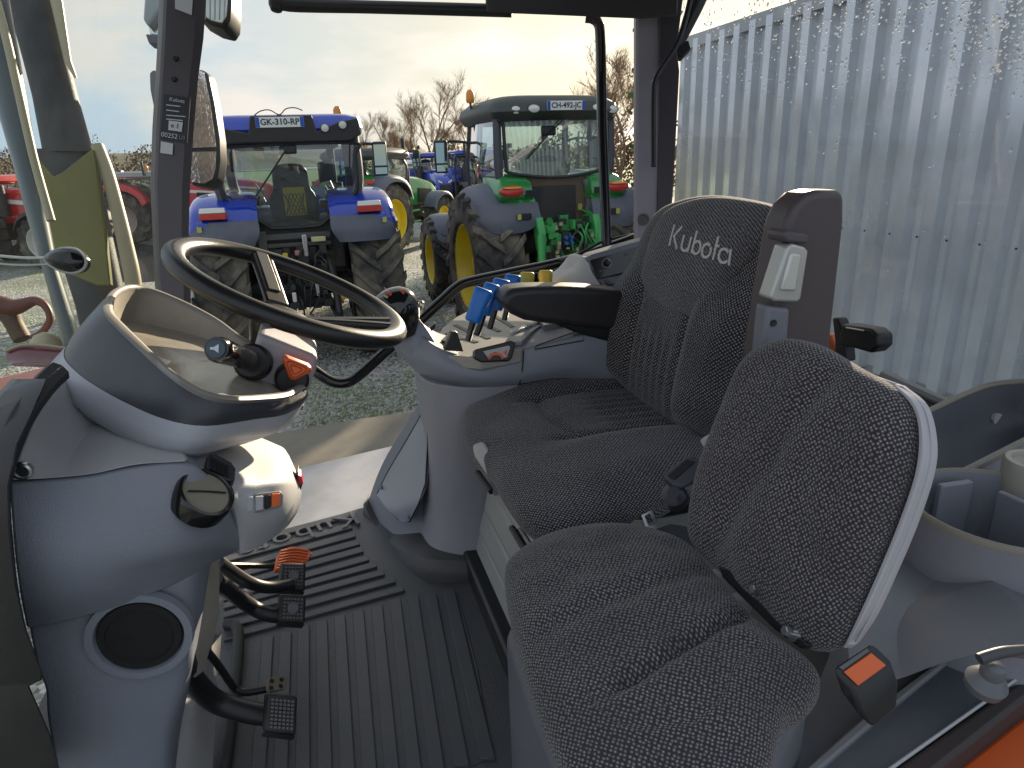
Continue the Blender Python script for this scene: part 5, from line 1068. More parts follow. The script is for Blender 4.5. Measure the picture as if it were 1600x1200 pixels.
MB().box(AB(-WD - .02, 4, .075), (.05, 12.6, .15), (F, L, Z)).build('plinth', mat('plinth', (.32, .32, .31), .8, var=.2), cw)
MB().prism([AB(-WD + .09, 9.95, WH - .10), AB(-WD + .09, 9.95, WH + .06), AB(-WD - .12, 9.95, WH + .06), AB(-WD - .12, 9.95, WH - .10)], L * -12.6).build('ridge_flashing', mat('flashing', (.45, .46, .48), .4), cw)
for i in range(26):
    MB().lathe(AB(-WD + .003, 9.6 - i * per, 1.55), F, [(.009, 0), (.009, .006), (.005, .012), (.0, .012)], 8).build('screw', pl_black(), cw)
# the shed behind that wall (its roof falls away from the yard)
shed = MB().hexa([AB(-WD - .14, 9.9, .1), AB(-WD - .14, -2.6, .1), AB(-WD - 8, -2.6, .1), AB(-WD - 8, 9.9, .1)], [AB(-WD - .14, 9.9, WH - .12), AB(-WD - .14, -2.6, WH - .12), AB(-WD - 8, -2.6, WH - 1.2), AB(-WD - 8, 9.9, WH - 1.2)])
shed.build('shed_body', mat('shed', (.3, .3, .3), .7), cw)
# creeper leaves near the wall's left end
ivy = MB(); r = random.Random(5)
for i in range(420):
    c = AB(-WD + r.uniform(.0, .5), 9.95 + r.uniform(-.05, .8), r.uniform(.6, 4.5)); s_ = r.uniform(.04, .09)
    n1 = Vector((r.gauss(0, 1), r.gauss(0, 1), r.gauss(0, 1))).normalized(); n2 = n1.orthogonal().normalized()
    ivy.add([c - n2 * s_, c + n1.cross(n2) * s_ * .7, c + n2 * s_, c - n1.cross(n2) * s_ * .7], [(0, 1, 2, 3)])
sh_ = thing('shrub', 'leafy climbing shrub at the far end of the corrugated wall', 'shrub', AB(-WD + .2, 10.2, 0))
ivy.build('foliage', mat('ivy', (.10, .12, .04), .7, var=.4), sh_, flat=True)
MB().tube([AB(-WD + .2, 10.3, 0), AB(-WD + .25, 10.2, 2), AB(-WD + .2, 10.3, 4.2)], .03, 6).build('stem', bark, sh_)
# ================================================================== TRACTORS
tyre_m = mat('tyre_rubber', (.030, .029, .028), .8, var=.3, vscale=6, bump=.4, bscale=60, dirt=(.30, .25, .18), dscale=2.2, damt=.8)
dark_m = mat('chassis_black', (.018, .018, .019), .5, var=.3, vscale=5, dirt=(.09, .08, .07), dscale=4, damt=.4)
skirt_m = mat('fender_grey', (.105, .115, .15), .5, var=.08, vscale=3, dirt=(.2, .19, .17), dscale=3, damt=.25)
glass_t = glass('cab_glass', (.66, .78, .82), 3.0, dust=.03)
red_l = mat('lamp_red', (.55, .02, .01), .25, coat=.5); wht_l = mat('lamp_white', (.75, .72, .66), .2, coat=.5); amb_l = mat('lamp_amber', (.80, .26, .01), .25, coat=.4)
blue_p = mat('tractor_blue', (.008, .040, .40), .22, coat=.8, var=.08, vscale=2)
green_p = mat('tractor_green', (.020, .24, .045), .28, coat=.6, var=.08, vscale=2)
red_p = mat('tractor_red', (.50, .012, .015), .3, coat=.5, var=.08, vscale=2)
yel_p = mat('rim_yellow', (.80, .60, .02), .4, coat=.2, var=.06, dirt=(.35, .28, .10), dscale=3, damt=.3)
rim_g = mat('rim_grey', (.38, .38, .37), .4, metal=.3, var=.1); rim_d = mat('rim_dark', (.05, .05, .055), .4)
mirror_m = mat('mirror_glass', (.32, .40, .38), .03, metal=1.0)  # dark greenish tint stands in for the scene reflected in the mirrors
pl_w = mat('plate_white', (.80, .80, .76), .4); pl_b = mat('plate_blue', (.01, .08, .42), .4)
def tyre_mb(R_, w, nl, c, ax=Vector((1, 0, 0))):
    mb = MB(); pr = [(.58, -.42), (.62, -.48), (.78, -.5), (.89, -.46), (.925, -.36), (.935, 0), (.925, .36), (.89, .46), (.78, .5), (.62, .48), (.58, .42)]
    mb.lathe(c, ax, [(a * R_, b * w) for a, b in pr], 40, caps=False)
    def pt(r, x, a): return Vector(c) + Vector((x, math.cos(a) * r, math.sin(a) * r))
    for s in (-1, 1):
        for k in range(nl):
            a0 = 2 * math.pi * (k + (.5 if s > 0 else 0)) / nl; lp = []
            for t, da in ((-.03, 0), (.22, .13), (.40, .27), (.49, .34), (.515, .37)):
                x = s * t * w; rt = R_ * (1.0 - (.0 if t < .4 else (t - .4) * .55)); rb = R_ * (.90 if t < .45 else .80); hw = .042 * 20 / nl * (1 + t * .5)
                a = a0 - da
                lp.append([pt(rb, x, a - hw * 1.3), pt(rb, x, a + hw * 1.3), pt(rt, x, a + hw), pt(rt, x, a - hw)])
            mb.loft(lp)
    return mb
def tractor(label, loc, rz, paint, rim_col, group=None, style=0, detail=1, RR=.94, rw=.62, tw=.90, roof_c=None, roofz=2.95, name='tractor'):
    t = thing(name, label, 'tractor', loc, group, rz)
    X = Vector((1, 0, 0)); Y = Vector((0, 1, 0)); V = Vector
    CABW = 1.10
    def part(n, m, mb, par=None, **k):
        if n in ('cab_post', 'side_window', 'windscreen', 'window_frame', 'rear_window', 'roof', 'roof_trim'): mb.v = [Vector((p.x * (CABW if n not in ('roof', 'roof_trim') else 1.03), p.y, p.z)) for p in mb.v]
        return mb.build(n, m, par or t, **k)
    roof_c = roof_c or paint; nl = 20 if detail else 14
    # wheels
    wd = {}
    for (R_, w, x, y) in ((RR, rw, -tw, 0), (RR, rw, tw, 0), (RR * .74, rw * .80, -tw, 2.75), (RR * .74, rw * .80, tw, 2.75)):
        s = 1 if x > 0 else -1; c = V((x, y, R_ * .985)); key = (R_, s)
        wm = MB().lathe(c, X * s, [(.60 * R_, w * .40), (.60 * R_, w * .44), (.56 * R_, w * .40), (.52 * R_, w * .10), (.40 * R_, w * .02), (.20 * R_, w * .06), (.16 * R_, w * .22), (.10 * R_, w * .24), (.0, w * .24)], 36, caps=False)
        wm.lathe(c, X * s, [(.60 * R_, w * .44), (.60 * R_, -w * .44), (.5 * R_, -w * .3), (.2 * R_, -w * .1), (.0, -w * .1)], 36, caps=False)
        ro = part('wheel', rim_col, wm); part('tyre', tyre_m, tyre_mb(R_, w, nl, c), ro, ang=30)
        if detail:
            for q in range(8):
                a = q * math.pi / 4; p = c + V((s * w * .06, math.cos(a) * .27 * R_, math.sin(a) * .27 * R_)); MB().cyl(p, p + X * s * .03, .018, seg=6).build('wheel_nut', rim_d, ro)
    # chassis, axles
    part('chassis', dark_m, MB().box((0, 1.2, 1.0), (.55, 3.0, .62)).box((0, 2.9, .80), (.45, .9, .4)), bevel=.03)
    part('axle', dark_m, MB().tube([V((-tw + .1, 0, RR)), V((tw - .1, 0, RR))], .14, 12, smooth=False).tube([V((-tw + .1, 2.75, RR * .72)), V((tw - .1, 2.75, RR * .72))], .10, 12, smooth=False))
    # hood
    hs = []
    for (y, hw, zt, zb) in ((1.15, .42, 2.02, 1.15), (1.7, .42, 2.0, 1.15), (2.6, .40, 1.92, 1.15), (3.3, .37, 1.78, 1.12), (3.62, .33, 1.60, 1.10), (3.70, .28, 1.45, 1.12)):
        hs.append([V((-hw, y, zb)), V((-hw, y, zt - .22)), V((-hw * .9, y, zt - .06)), V((-hw * .55, y, zt)), V((hw * .55, y, zt)), V((hw * .9, y, zt - .06)), V((hw, y, zt - .22)), V((hw, y, zb))])
    hd_ = part('hood', paint, MB().loft(hs), ang=50)
    part('grille', dark_m, MB().box((0, 3.70, 1.28), (.5, .06, .30)), hd_, bevel=.02)
    for s in (-1, 1):
        part('headlight', wht_l, MB().prism([V((s * .12, 3.69, 1.47)), V((s * .27, 3.66, 1.52)), V((s * .30, 3.64, 1.62)), V((s * .14, 3.68, 1.54))], Y * .02))
        part('hood_grille', dark_m, MB().prism([V((s * .405, 2.3, 1.2)), V((s * .385, 3.2, 1.2)), V((s * .385, 3.15, 1.55)), V((s * .405, 2.35, 1.62))], X * s * .03), hd_)
        if paint is red_p: part('stripe', wht_l, MB().prism([V((s * .425, 1.3, 1.68)), V((s * .405, 3.2, 1.52)), V((s * .405, 3.2, 1.60)), V((s * .425, 1.3, 1.80))], X * s * .012), hd_)
    # cab
    zw = 1.72
    part('cab_body', dark_m, MB().box((0, .45, 1.45), (1.16, 1.55, .62)), bevel=.05)
    cz = roofz - .27
    pmat = pl_pillar() if style != 1 else mat('cab_post', (.06, .058, .075), .45)
    for s in (-1, 1):
        part('cab_post', pmat, MB().tube([V((s * .62, -.33, 1.70)), V((s * .72, -.40, 2.2)), V((s * .72, -.38, cz + .02))], [.045, .055, .05], 8))
        part('cab_post', pmat, MB().tube([V((s * .60, 1.18, 1.70)), V((s * .70, 1.2, 2.2)), V((s * .68, 1.05, cz + .02))], .045, 8))
        part('cab_post', pmat, MB().tube([V((s * .70, .35, 1.70)), V((s * .77, .35, 2.2)), V((s * .73, .33, cz + .02))], .03, 8))
        part('side_window', glass_t, MB().patch([[V((s * .66, -.33, 1.70)), V((s * .74, .35, 1.70)), V((s * .63, 1.17, 1.70))], [V((s * .76, -.38, 2.2)), V((s * .80, .35, 2.2)), V((s * .72, 1.18, 2.2))], [V((s * .74, -.36, cz)), V((s * .76, .35, cz)), V((s * .70, 1.04, cz))]], 4, 4))
    part('windscreen', glass_t, MB().patch([[V((-.60, 1.2, 1.66)), V((0, 1.3, 1.66)), V((.60, 1.2, 1.66))], [V((-.68, 1.22, 2.2)), V((0, 1.33, 2.2)), V((.68, 1.22, 2.2))], [V((-.66, 1.06, cz)), V((0, 1.16, cz)), V((.66, 1.06, cz))]], 4, 4))
    # roof
    def rsec(z, hx, y0, y1, r=.22):
        pts = []
        for cx_, cy_, a0 in ((hx - r, y1 - r, 0), (-hx + r, y1 - r, 90), (-hx + r, y0 + r, 180), (hx - r, y0 + r, 270)):
            for k in range(5): a = R(a0 + 22.5 * k); pts.append(V((cx_ + r * math.cos(a), cy_ + r * math.sin(a), z)))
        return pts
    if style == 1:
        part('roof', roof_c, MB().loft([rsec(cz + .0, .80, -.52, 1.30), rsec(cz + .10, .86, -.60, 1.38), rsec(cz + .20, .84, -.56, 1.36), rsec(cz + .28, .76, -.46, 1.25, .3), rsec(cz + .31, .62, -.3, 1.0, .3)]), ang=50)
    else:
        part('roof', roof_c, MB().loft([rsec(cz + .03, .80, -.50, 1.34), rsec(cz + .12, .88, -.55, 1.42), rsec(cz + .24, .86, -.50, 1.38), rsec(cz + .28, .76, -.40, 1.26, .26)]), ang=50)
    # fenders
    def fender(s):
        arcp = [(.92, 1.50), (.78, 1.80), (.50, 2.02), (.10, 2.11), (-.30, 2.09), (-.60, 1.97), (-.74, 1.80)]
        if RR < .9: arcp = [(y, z - .1) for y, z in arcp]
        xs = [(.40, .02), (.50, .0), (.66, .0), (.94, .0), (1.08, .03), (1.15, .10), (1.165, .17)]
        def pt(x, dr, y, z):
            n = V((0, y, z - RR)).normalized(); return V((s * x, y, z)) - V((0, n.y, n.z)) * dr
        cut = (0, len(xs)) if style != 1 else (0, 4)
        part('fender', paint, MB().patch([[pt(x, dr, y, z) for x, dr in (xs if style != 1 else [(.40, .02), (.5, 0), (.66, 0), (.80, .01)])] for y, z in arcp], 4, 4, V((0, 0, -.03))), ang=50)
        if style == 1:
            part('fender_extension', skirt_m, MB().patch([[pt(x, dr, y, z) for x, dr in [(.79, .02), (.94, .03), (1.08, .06), (1.17, .12), (1.20, .2)]] for y, z in arcp], 4, 4, V((0, 0, -.03))), ang=50)
            sk = [[V((s * x, -.70 + dy, 1.85)) for x, dy in ((.38, .0), (.6, -.03), (.9, -.02), (1.12, .06), (1.19, .16))], [V((s * x, -.80 + dy, 1.66)) for x, dy in ((.37, .0), (.6, -.03), (.9, -.02), (1.12, .06), (1.19, .16))], [V((s * x, -.80 + dy, zz_)) for x, dy, zz_ in ((.36, .0, 1.60), (.6, -.03, 1.50), (.9, -.02, 1.48), (1.10, .06, 1.52), (1.17, .16, 1.6))]]
        else:
            sk = [[V((s * x, -.73 + dy, 1.83)) for x, dy in ((.40, .02), (.6, -.03), (.9, -.02), (1.10, .06), (1.17, .16))], [V((s * x, -.79 + dy, 1.68)) for x, dy in ((.40, .02), (.6, -.03), (.9, -.02), (1.10, .06), (1.17, .16))], [V((s * x, -.79 + dy, 1.53)) for x, dy in ((.48, .02), (.6, -.03), (.9, -.02), (1.07, .06), (1.14, .16))]]
        part('fender_skirt', skirt_m, MB().patch(sk, 4, 4, V((0, .05, 0))), ang=60)
    for s in (-1, 1):
        fender(s)
        if detail < 1: part('tail_lamp', red_l, MB().box((s * .85, -.74, 1.92), (.26, .05, .10)), bevel=.01)
    fdr = skirt_m if style == 1 else paint
    for s in (-1, 1):
        fa_ = [(3.35, 1.10), (3.22, 1.36), (2.95, 1.50), (2.6, 1.50), (2.3, 1.36), (2.12, 1.10)]
        part('front_fender', skirt_m if style == 1 else dark_m, MB().patch([[V((s * x, y, z - dz)) for x, dz in ((.70, 0), (.9, 0), (1.08, .02), (1.12, .10))] for y, z in fa_], 4, 4, V((0, 0, -.02))), ang=60)
    # mirrors
    for s in (-1, 1):
        ay = 1.15
        m0 = V((s * 1.22, ay - .1, 2.45))
        part('mirror_arm', dark_m, MB().tube([V((s * .74, 1.0, 2.62)), V((s * 1.0, ay, 2.66)), V((s * 1.20, ay - .06, 2.64))], .02, 8))
        mh = part('mirror', pl_black(), MB().box(m0, (.20, .07, .46)), bevel=.03)
        part('mirror_glass', mirror_m, MB().box(m0 + V((0, -.037, .05)), (.165, .004, .28)).box(m0 + V((0, -.037, -.16)), (.165, .004, .09)), mh)
    # exhaust and steps
    part('exhaust', dark_m, MB().cyl((.56, 1.45, 1.35), (.56, 1.45, 2.15), .13, seg=18).cyl((.56, 1.45, 2.15), (.56, 1.45, 3.0), .055, seg=14))
    part('step', green_p if style == 1 and paint is green_p else dark_m, MB().box((.80, 1.25, .75), (.30, .5, .05)).box((.80, 1.25, 1.05), (.28, .5, .05)).box((.66, 1.25, .9), (.05, .5, .8)))
    part('beacon', amb_l, MB().lathe((-.86 if style == 1 else .7, .6 if style == 1 else 1.0, roofz + .02), Z, [(.05, 0), (.06, .03), (.055, .13), (.03, .17), (.0, .175)], 16))
    part('beacon_stem', dark_m, MB().tube([V((-.80, .6, 2.7)), V((-.86, .6, roofz + .02))], .018, 6, smooth=False)) if style == 1 else None
    part('seat', pl_black(), MB().box((0, .30, 1.75), (.5, .5, .16)), bevel=.06)
    so3 = spline([V((x, .02 + (z - 1.75) * -.12, z)) for x, z in ((-.24, 1.72), (-.29, 1.88), (-.27, 2.05), (-.22, 2.14), (-.21, 2.30), (-.17, 2.40), (0, 2.43), (.17, 2.40), (.21, 2.30), (.22, 2.14), (.27, 2.05), (.29, 1.88), (.24, 1.72))], 40, True)
    part('seat_back', pl_black(), MB().prism(so3, Y * .13), bevel=.035, bseg=3)
    return t, part

LROT = math.atan2(.271, .963)
# ---- blue tractor next to us
Bc = P(458, 330, 7.6); bl_base = Vector((Bc.x, Bc.y, 0)) + L * .86 + Vector((.963, .271, 0)) * .0
bt_, bp_ = tractor('blue tractor with licence plate on its roof, standing behind the steering wheel', bl_base, LROT, blue_p, rim_d, None, 0, 1)
V = Vector
bp_('roof_trim', mat('roof_brown', (.035, .028, .030), .5), MB().prism([V((-.80, -.57, 2.72)), V((-.80, -.58, 2.80)), V((-.62, -.585, 2.82)), V((-.36, -.59, 2.76)), V((-.32, -.59, 2.94)), V((.32, -.59, 2.94)), V((.36, -.59, 2.76)), V((.60, -.585, 2.86)), V((.82, -.57, 2.90)), V((.84, -.56, 2.72)), V((.70, -.55, 2.66)), V((-.70, -.55, 2.66))], Y_ := V((0, .25, 0))), bevel=.01)
def plate(part, c, xd, txt, ext=.52):
    xd = V(xd).normalized(); yd = Z; n = xd.cross(yd)
    b = part('licence_plate', pl_w, MB().prism([c - xd * ext / 2 - yd * .055, c + xd * ext / 2 - yd * .055, c + xd * ext / 2 + yd * .055, c - xd * ext / 2 + yd * .055], n * .008), bevel=.002)
    for s in (-1, 1):
        q = c + xd * s * (ext / 2 - .022) + n * .0085
        part('plate_band', pl_b, MB().prism([q - xd * .021 - yd * .053, q + xd * .021 - yd * .053, q + xd * .021 + yd * .053, q - xd * .021 + yd * .053], n * .0008), b)
    part('plate_text', pl_black(), text_mb(txt, .090, c + n * .009, xd, yd, .0006, spacing=1.0, bold=.0022), b, flat=True)
plate(bp_, V((-.02, -.60, 2.87)), (1, 0, 0), 'GK-310-RP')
for (x, y, z, r) in ((-.69, -.585, 2.76, .042), (.46, -.60, 2.80, .045), (.66, -.595, 2.83, .045), (.82, -.5, 2.76, .05)):
    lm = bp_('work_lamp', pl_black(), MB().lathe((x, y, z), (0, -1, 0), [(r * 1.1, -.04), (r * 1.1, .01), (r, .016)], 20, caps=False))
    bp_('lens', wht_l, MB().lathe((x, y, z), (0, -1, 0), [(r, .008), (r * .6, .016), (.0, .02)], 20), lm)
wq = [(-.66, 2.62), (.66, 2.64), (.70, 2.50), (.69, 2.14), (.62, 2.02), (.30, 1.74), (.22, 1.70), (-.22, 1.70), (-.30, 1.74), (-.62, 2.02), (-.69, 2.14), (-.70, 2.50)]
def ry(z): return -.40 - .06 * sst(1.7, 2.2, z)
rwp = [V((x, ry(z), z)) for x, z in wq]; rl = spline(rwp, 90, True)
bp_('window_frame', pl_black(), MB().tube(rl, .024, 8, closed=True, smooth=False))
pane = bp_('rear_window', glass_t, MB().add(rl, [tuple(range(90))]), flat=True)
bp_('wiper', pl_black(), MB().tube([V((.02, -.50, 2.60)), V((-.22, -.50, 2.30)), V((-.40, -.50, 2.08))], .010, 6), pane)
bp_('wiper_motor', pl_black(), MB().box((.05, -.47, 2.58), (.14, .07, .10)), bevel=.02)
bp_('headliner', pl_black(), MB().box((0, .3, 2.63), (1.2, 1.3, .06)))
bp_('seat_pocket', mat('mesh_yellow', (.50, .36, .02), .7, var=.3, vscale=60), MB().box((.02, -.045, 1.98), (.26, .03, .34)), bevel=.006)
for k in range(6):
    for s in (-1, 1):
        bp_('pocket_net', pl_black(), MB().tube([V((max(-.10, min(.14, -.10 + k * .05 - s * .07)), -.064, 1.82)), V((max(-.10, min(.14, -.10 + k * .05 + s * .07)), -.064, 2.08))], .004, 4, smooth=False)) if True else None
bp_('monitor', pl_black(), MB().box((.45, .6, 2.32), (.22, .05, .26), (V((.9, .3, .2)).normalized(), V((-.3, .9, 0)).normalized(), Z)), bevel=.02)
bp_('monitor_arm', pl_black(), MB().tube([V((.48, .6, 2.2)), V((.56, .5, 1.95)), V((.60, .3, 1.80))], .014, 6))
bp_('control_arm', pl_black(), MB().box((.38, .35, 1.92), (.14, .5, .10)), bevel=.03)
for (x, y, z) in ((-.42, .3, 2.1), (.42, .2, 2.05), (.5, .25, 2.0)): bp_('lever', mat('lever_tan', (.42, .33, .12), .5), MB().tube([V((x, y, z - .2)), V((x + .02, y, z)), V((x - .02, y, z + .1))], .012, 6))
bp_('console', skirt_m, MB().box((-.42, .30, 1.75), (.34, .8, .34)), bevel=.08)
for s in (-1, 1):
    tl = bp_('tail_lamp', red_l, MB().prism([V((s * .72, -.80, 1.86)), V((s * 1.0, -.78, 1.86)), V((s * 1.0, -.78, 1.93)), V((s * .72, -.80, 1.93))], V((0, .12, 0))), bevel=.008)
    bp_('lamp_top', wht_l, MB().prism([V((s * .72, -.80, 1.932)), V((s * 1.0, -.78, 1.932)), V((s * .99, -.76, 1.985)), V((s * .73, -.78, 1.985))], V((0, .12, 0))), tl, bevel=.006)
    bp_('fender_step', blue_p, MB().prism([V((s * .60, -.78, 1.72)), V((s * 1.06, -.76, 1.72)), V((s * 1.04, -.74, 1.84)), V((s * .66, -.76, 1.84))], V((0, .2, 0))), bevel=.02)
    bp_('reflector', mat('reflector_yellow', (.5, .48, .12), .4), MB().box((s * 1.02, -.785, 1.76), (.05, .012, .06)))
bp_('cross_frame', mat('frame_grey', (.09, .085, .09), .5), MB().box((-.02, -.42, 1.60), (.82, .10, .07)).box((-.02, -.42, 1.50), (.82, .10, .05)).box((-.40, -.44, 1.46), (.10, .10, .42)), bevel=.01)
r = random.Random(21); hm = MB()
for k in range(70):
    hm.box((r.uniform(-.34, .36), r.uniform(-.62, -.35), r.uniform(.75, 1.46)), (r.uniform(.03, .12), r.uniform(.04, .12), r.uniform(.03, .16)))
for k in range(16):
    a = V((r.uniform(-.34, .36), -.6, r.uniform(.9, 1.5))); hm.tube([a, a + V((r.uniform(-.1, .1), -.08, -.1)), a + V((r.uniform(-.15, .15), -.02, -.32))], .012, 5)
bp_('hitch_block', dark_m, hm, kind='stuff', flat=True)
for (c, m_, sz) in (((.08, -.62, 1.50), steel(), (.06, .06, .26)), ((.24, -.60, 1.565), mat('label_pale', (.6, .58, .3), .5), (.17, .02, .06)), ((-.16, -.62, 1.40), mat('cap_yellow', (.6, .45, .03), .4), (.06, .06, .06)), ((-.02, -.62, 1.42), mat('cap_pink', (.5, .2, .2), .4), (.06, .06, .06)), ((.16, -.64, .98), steel(), (.05, .06, .18)), ((-.12, -.64, .90), wht_l, (.05, .04, .12)), ((.40, -.66, .80), red_l, (.10, .05, .04)), ((.44, -.66, .85), mat('cap_yellow', (.6, .45, .03), .4), (.06, .05, .05))):
    bp_('coupling', m_, MB().box(c, sz), bevel=.012)
for s in (-1, 1):
    bp_('lift_arm', dark_m, MB().tube([V((s * .30, -.35, 1.45)), V((s * .36, -.62, 1.15)), V((s * .38, -.75, .65))], .045, 8))
    bp_('lower_link', dark_m, MB().tube([V((s * .30, -.1, .72)), V((s * .40, -1.05, .62))], .05, 8))
bp_('roof_wire', pl_black(), MB().tube([V((-.30, -.4, 2.95)), V((-.22, -.4, 3.0)), V((-.12, -.4, 3.01)), V((-.02, -.4, 2.96)), V((.06, -.4, 3.02)), V((.16, -.4, 3.03)), V((.24, -.4, 3.0))], .006, 6))

# ---- green tractor
gb = P(884, 330, 8.75); g_base = Vector((gb.x, gb.y, 0)) + L * .80
gt, gp = tractor('green tractor with yellow wheels and licence plate on its roof', g_base, LROT + R(2), green_p, yel_p, None, 1, 1, 1.0, .66, .93, mat('roof_dark', (.045, .05, .042), .5), 3.12)
plate(gp, V((.06, -.63, 3.01)), (1, 0, 0), 'CH-492-JC')
for (x, z) in ((-.60, 2.97), (-.36, 2.98), (.52, 2.98), (.74, 2.96)):
    lm = gp('work_lamp', pl_black(), MB().lathe((x, -.60 + abs(x) * .06, z), (0, -1, .1), [(.09, -.03), (.09, .015), (.08, .02)], 20, caps=False))
    q = gp('lens', wht_l, MB().lathe((x, -.60 + abs(x) * .06, z), (0, -1, .1), [(.08, .012), (.05, .028), (.0, .032)], 20), lm)
    for ob in (lm, q):
        for vtx in ob.data.vertices: vtx.co.z = z + (vtx.co.z - z) * .62
wq = [(-.64, 2.86), (.64, 2.86), (.66, 2.80), (.64, 2.30), (.60, 2.22), (.3, 2.16), (0, 2.14), (-.3, 2.16), (-.60, 2.22), (-.64, 2.30), (-.66, 2.80)]
rl = spline([V((x, -.44 - .05 * (1 - (x / .66) ** 2), z)) for x, z in wq], 90, True)
gp('window_frame', pl_black(), MB().tube(rl, .022, 8, closed=True, smooth=False))
pane = gp('rear_window', glass('green_cab_glass', (.62, .75, .62), 6.0, dust=.10), MB().add(rl, [tuple(range(90))]), flat=True)
gp('wiper', pl_black(), MB().tube([V((.08, -.51, 2.86)), V((-.20, -.52, 2.62)), V((-.44, -.51, 2.38))], .010, 6), pane)
gp('wiper_motor', pl_black(), MB().box((-.12, -.46, 2.72), (.2, .06, .12)), bevel=.02)
gp('seat_cover', mat('seat_cover', (.50, .50, .38), .8, var=.2, vscale=5), MB().loft([[V((x * k_, .05 + dy, z)) for x, dy in ((-.30, -.1), (.30, -.1), (.34, .1), (-.34, .1))] for z, k_ in ((1.9, 1.0), (2.2, 1.0), (2.42, .85), (2.50, .6))]), ang=60)
gp('phone_mount', pl_black(), MB().tube([V((-.50, .1, 2.2)), V((-.50, .1, 2.55))], .01, 6, smooth=False).box((-.48, .1, 2.56), (.07, .03, .06)))
tan_b = mat('cab_tan', (.17, .12, .08), .6, var=.15, vscale=3)
gp('rear_panel', tan_b, MB().prism([V((-.56, -.40, 2.16)), V((.56, -.40, 2.16)), V((.50, -.40, 1.72)), (V((.46, -.40, 1.55))), V((-.46, -.40, 1.55)), V((-.50, -.40, 1.72))], V((0, .1, 0))), bevel=.02)
gp('rear_hatch', mat('hatch_dark', (.030, .027, .030), .6, var=.2), MB().box((-.04, -.42, 1.80), (.62, .06, .46)), bevel=.02)
gp('filter_tube', mat('tube_grey', (.16, .16, .19), .5), MB().tube([V((.46, -.44, 1.55)), V((.47, -.46, 1.9)), V((.42, -.44, 2.1))], .06, 12))
gp('warning_mark', mat('reflector_yellow', (.5, .48, .12), .4), MB().box((.33, -.45, 1.74), (.06, .01, .08)))
for s in (-1, 1):
    gp('fender_cap', green_p, MB().loft([[V((s * x, y, z)) for x, y, z in q] for q in ([(.42, -.62, 1.84), (.86, -.66, 1.84), (.86, -.2, 1.84), (.42, -.2, 1.84)], [(.40, -.70, 1.92), (.92, -.74, 1.94), (.94, -.1, 2.0), (.40, -.1, 2.0)], [(.42, -.58, 2.10), (.84, -.58, 2.13), (.88, .1, 2.16), (.42, .1, 2.16)], [(.48, -.35, 2.20), (.76, -.35, 2.20), (.78, .1, 2.22), (.48, .1, 2.22)])]), bevel=.04, bseg=3, ang=70)
    tl = gp('tail_lamp', red_l, MB().lathe((s * .74, -.745, 2.00), (0, -1, .1), [(.165, -.03), (.165, .01), (.15, .03), (.09, .045), (.0, .05)], 24), ang=50)
    for vtx in tl.data.vertices: vtx.co.z = 2.0 + (vtx.co.z - 2.0) * .42
    al = gp('indicator', amb_l, MB().lathe((s * .74, -.75, 2.045), (0, -1, .1), [(.13, .0), (.12, .04), (.0, .05)], 20), tl)
    for vtx in al.data.vertices: vtx.co.z = 2.045 + (vtx.co.z - 2.045) * .12
    gp('black_reflector', pl_black(), MB().box((s * .48, -.735, 1.965), (.15, .02, .08)), bevel=.006)
    gp('lamp_stem', pl_black(), MB().tube([V((s * .78, -.3, 2.2)), V((s * .78, -.32, 2.30))], .02, 6, smooth=False))
    fl = gp('fender_lamp', wht_l, MB().lathe((s * .78, -.36, 2.33), (0, -1, .15), [(.11, -.03), (.115, .0), (.09, .03), (.0, .04)], 24))
    for vtx in fl.data.vertices: vtx.co.z = 2.33 + (vtx.co.z - 2.33) * .6
    gp('socket_block', pl_black(), MB().box((s * .62, -.85, 1.69), (.20, .03, .08)), bevel=.01)
    gp('socket_mark', mat('reflector_yellow', (.6, .42, .06), .4), MB().box((s * .69, -.868, 1.69), (.05, .01, .07)))
gp('handrail', pl_black(), MB().tube([V((-.86, 1.0, 2.44)), V((-1.02, .95, 2.44)), V((-1.05, .92, 2.36)), V((-1.06, .9, 1.9)), V((-1.05, .9, 1.5))], .014, 6))
r = random.Random(33); hm = MB(); hk = MB(); hs2 = MB()
hm.box((.02, -.48, 1.2), (.5, .10, .75))
for k in range(200):
    (hm if r.random() < .62 else hk).box((r.uniform(-.34, .40), r.uniform(-.85, -.45), r.uniform(.72, 1.62)), (r.uniform(.03, .12), r.uniform(.04, .12), r.uniform(.03, .15)))
for k in range(26):
    a = V((r.uniform(-.34, .36), -.8, r.uniform(.9, 1.6))); (hm if k % 2 else hk).tube([a, a + V((r.uniform(-.1, .1), -.10, -.1)), a + V((r.uniform(-.15, .15), -.03, -.32))], .013, 5)
for k in range(22):
    hs2.box((r.uniform(-.34, .38), r.uniform(-.93, -.82), r.uniform(.8, 1.6)), (r.uniform(.02, .05), .04, r.uniform(.02, .06)))
gbr = mat('implement_green', (.05, .38, .09), .35, coat=.3, var=.2, vscale=8)
gp('hydraulic_valves', gbr, hm, kind='stuff', flat=True); gp('hitch_block', dark_m, hk, kind='stuff', flat=True); gp('hydraulic_fittings', mat('fitting_tan', (.42, .36, .22), .5, var=.3, vscale=20), hs2, kind='stuff', flat=True)
for (x, z) in ((-.08, 1.40), (-.08, 1.33), (.0, 1.40), (.0, 1.33)): gp('coupler', mat('coupler_blue', (.02, .12, .45), .4), MB().cyl((x, -.9, z), (x, -.96, z), .022, seg=10))
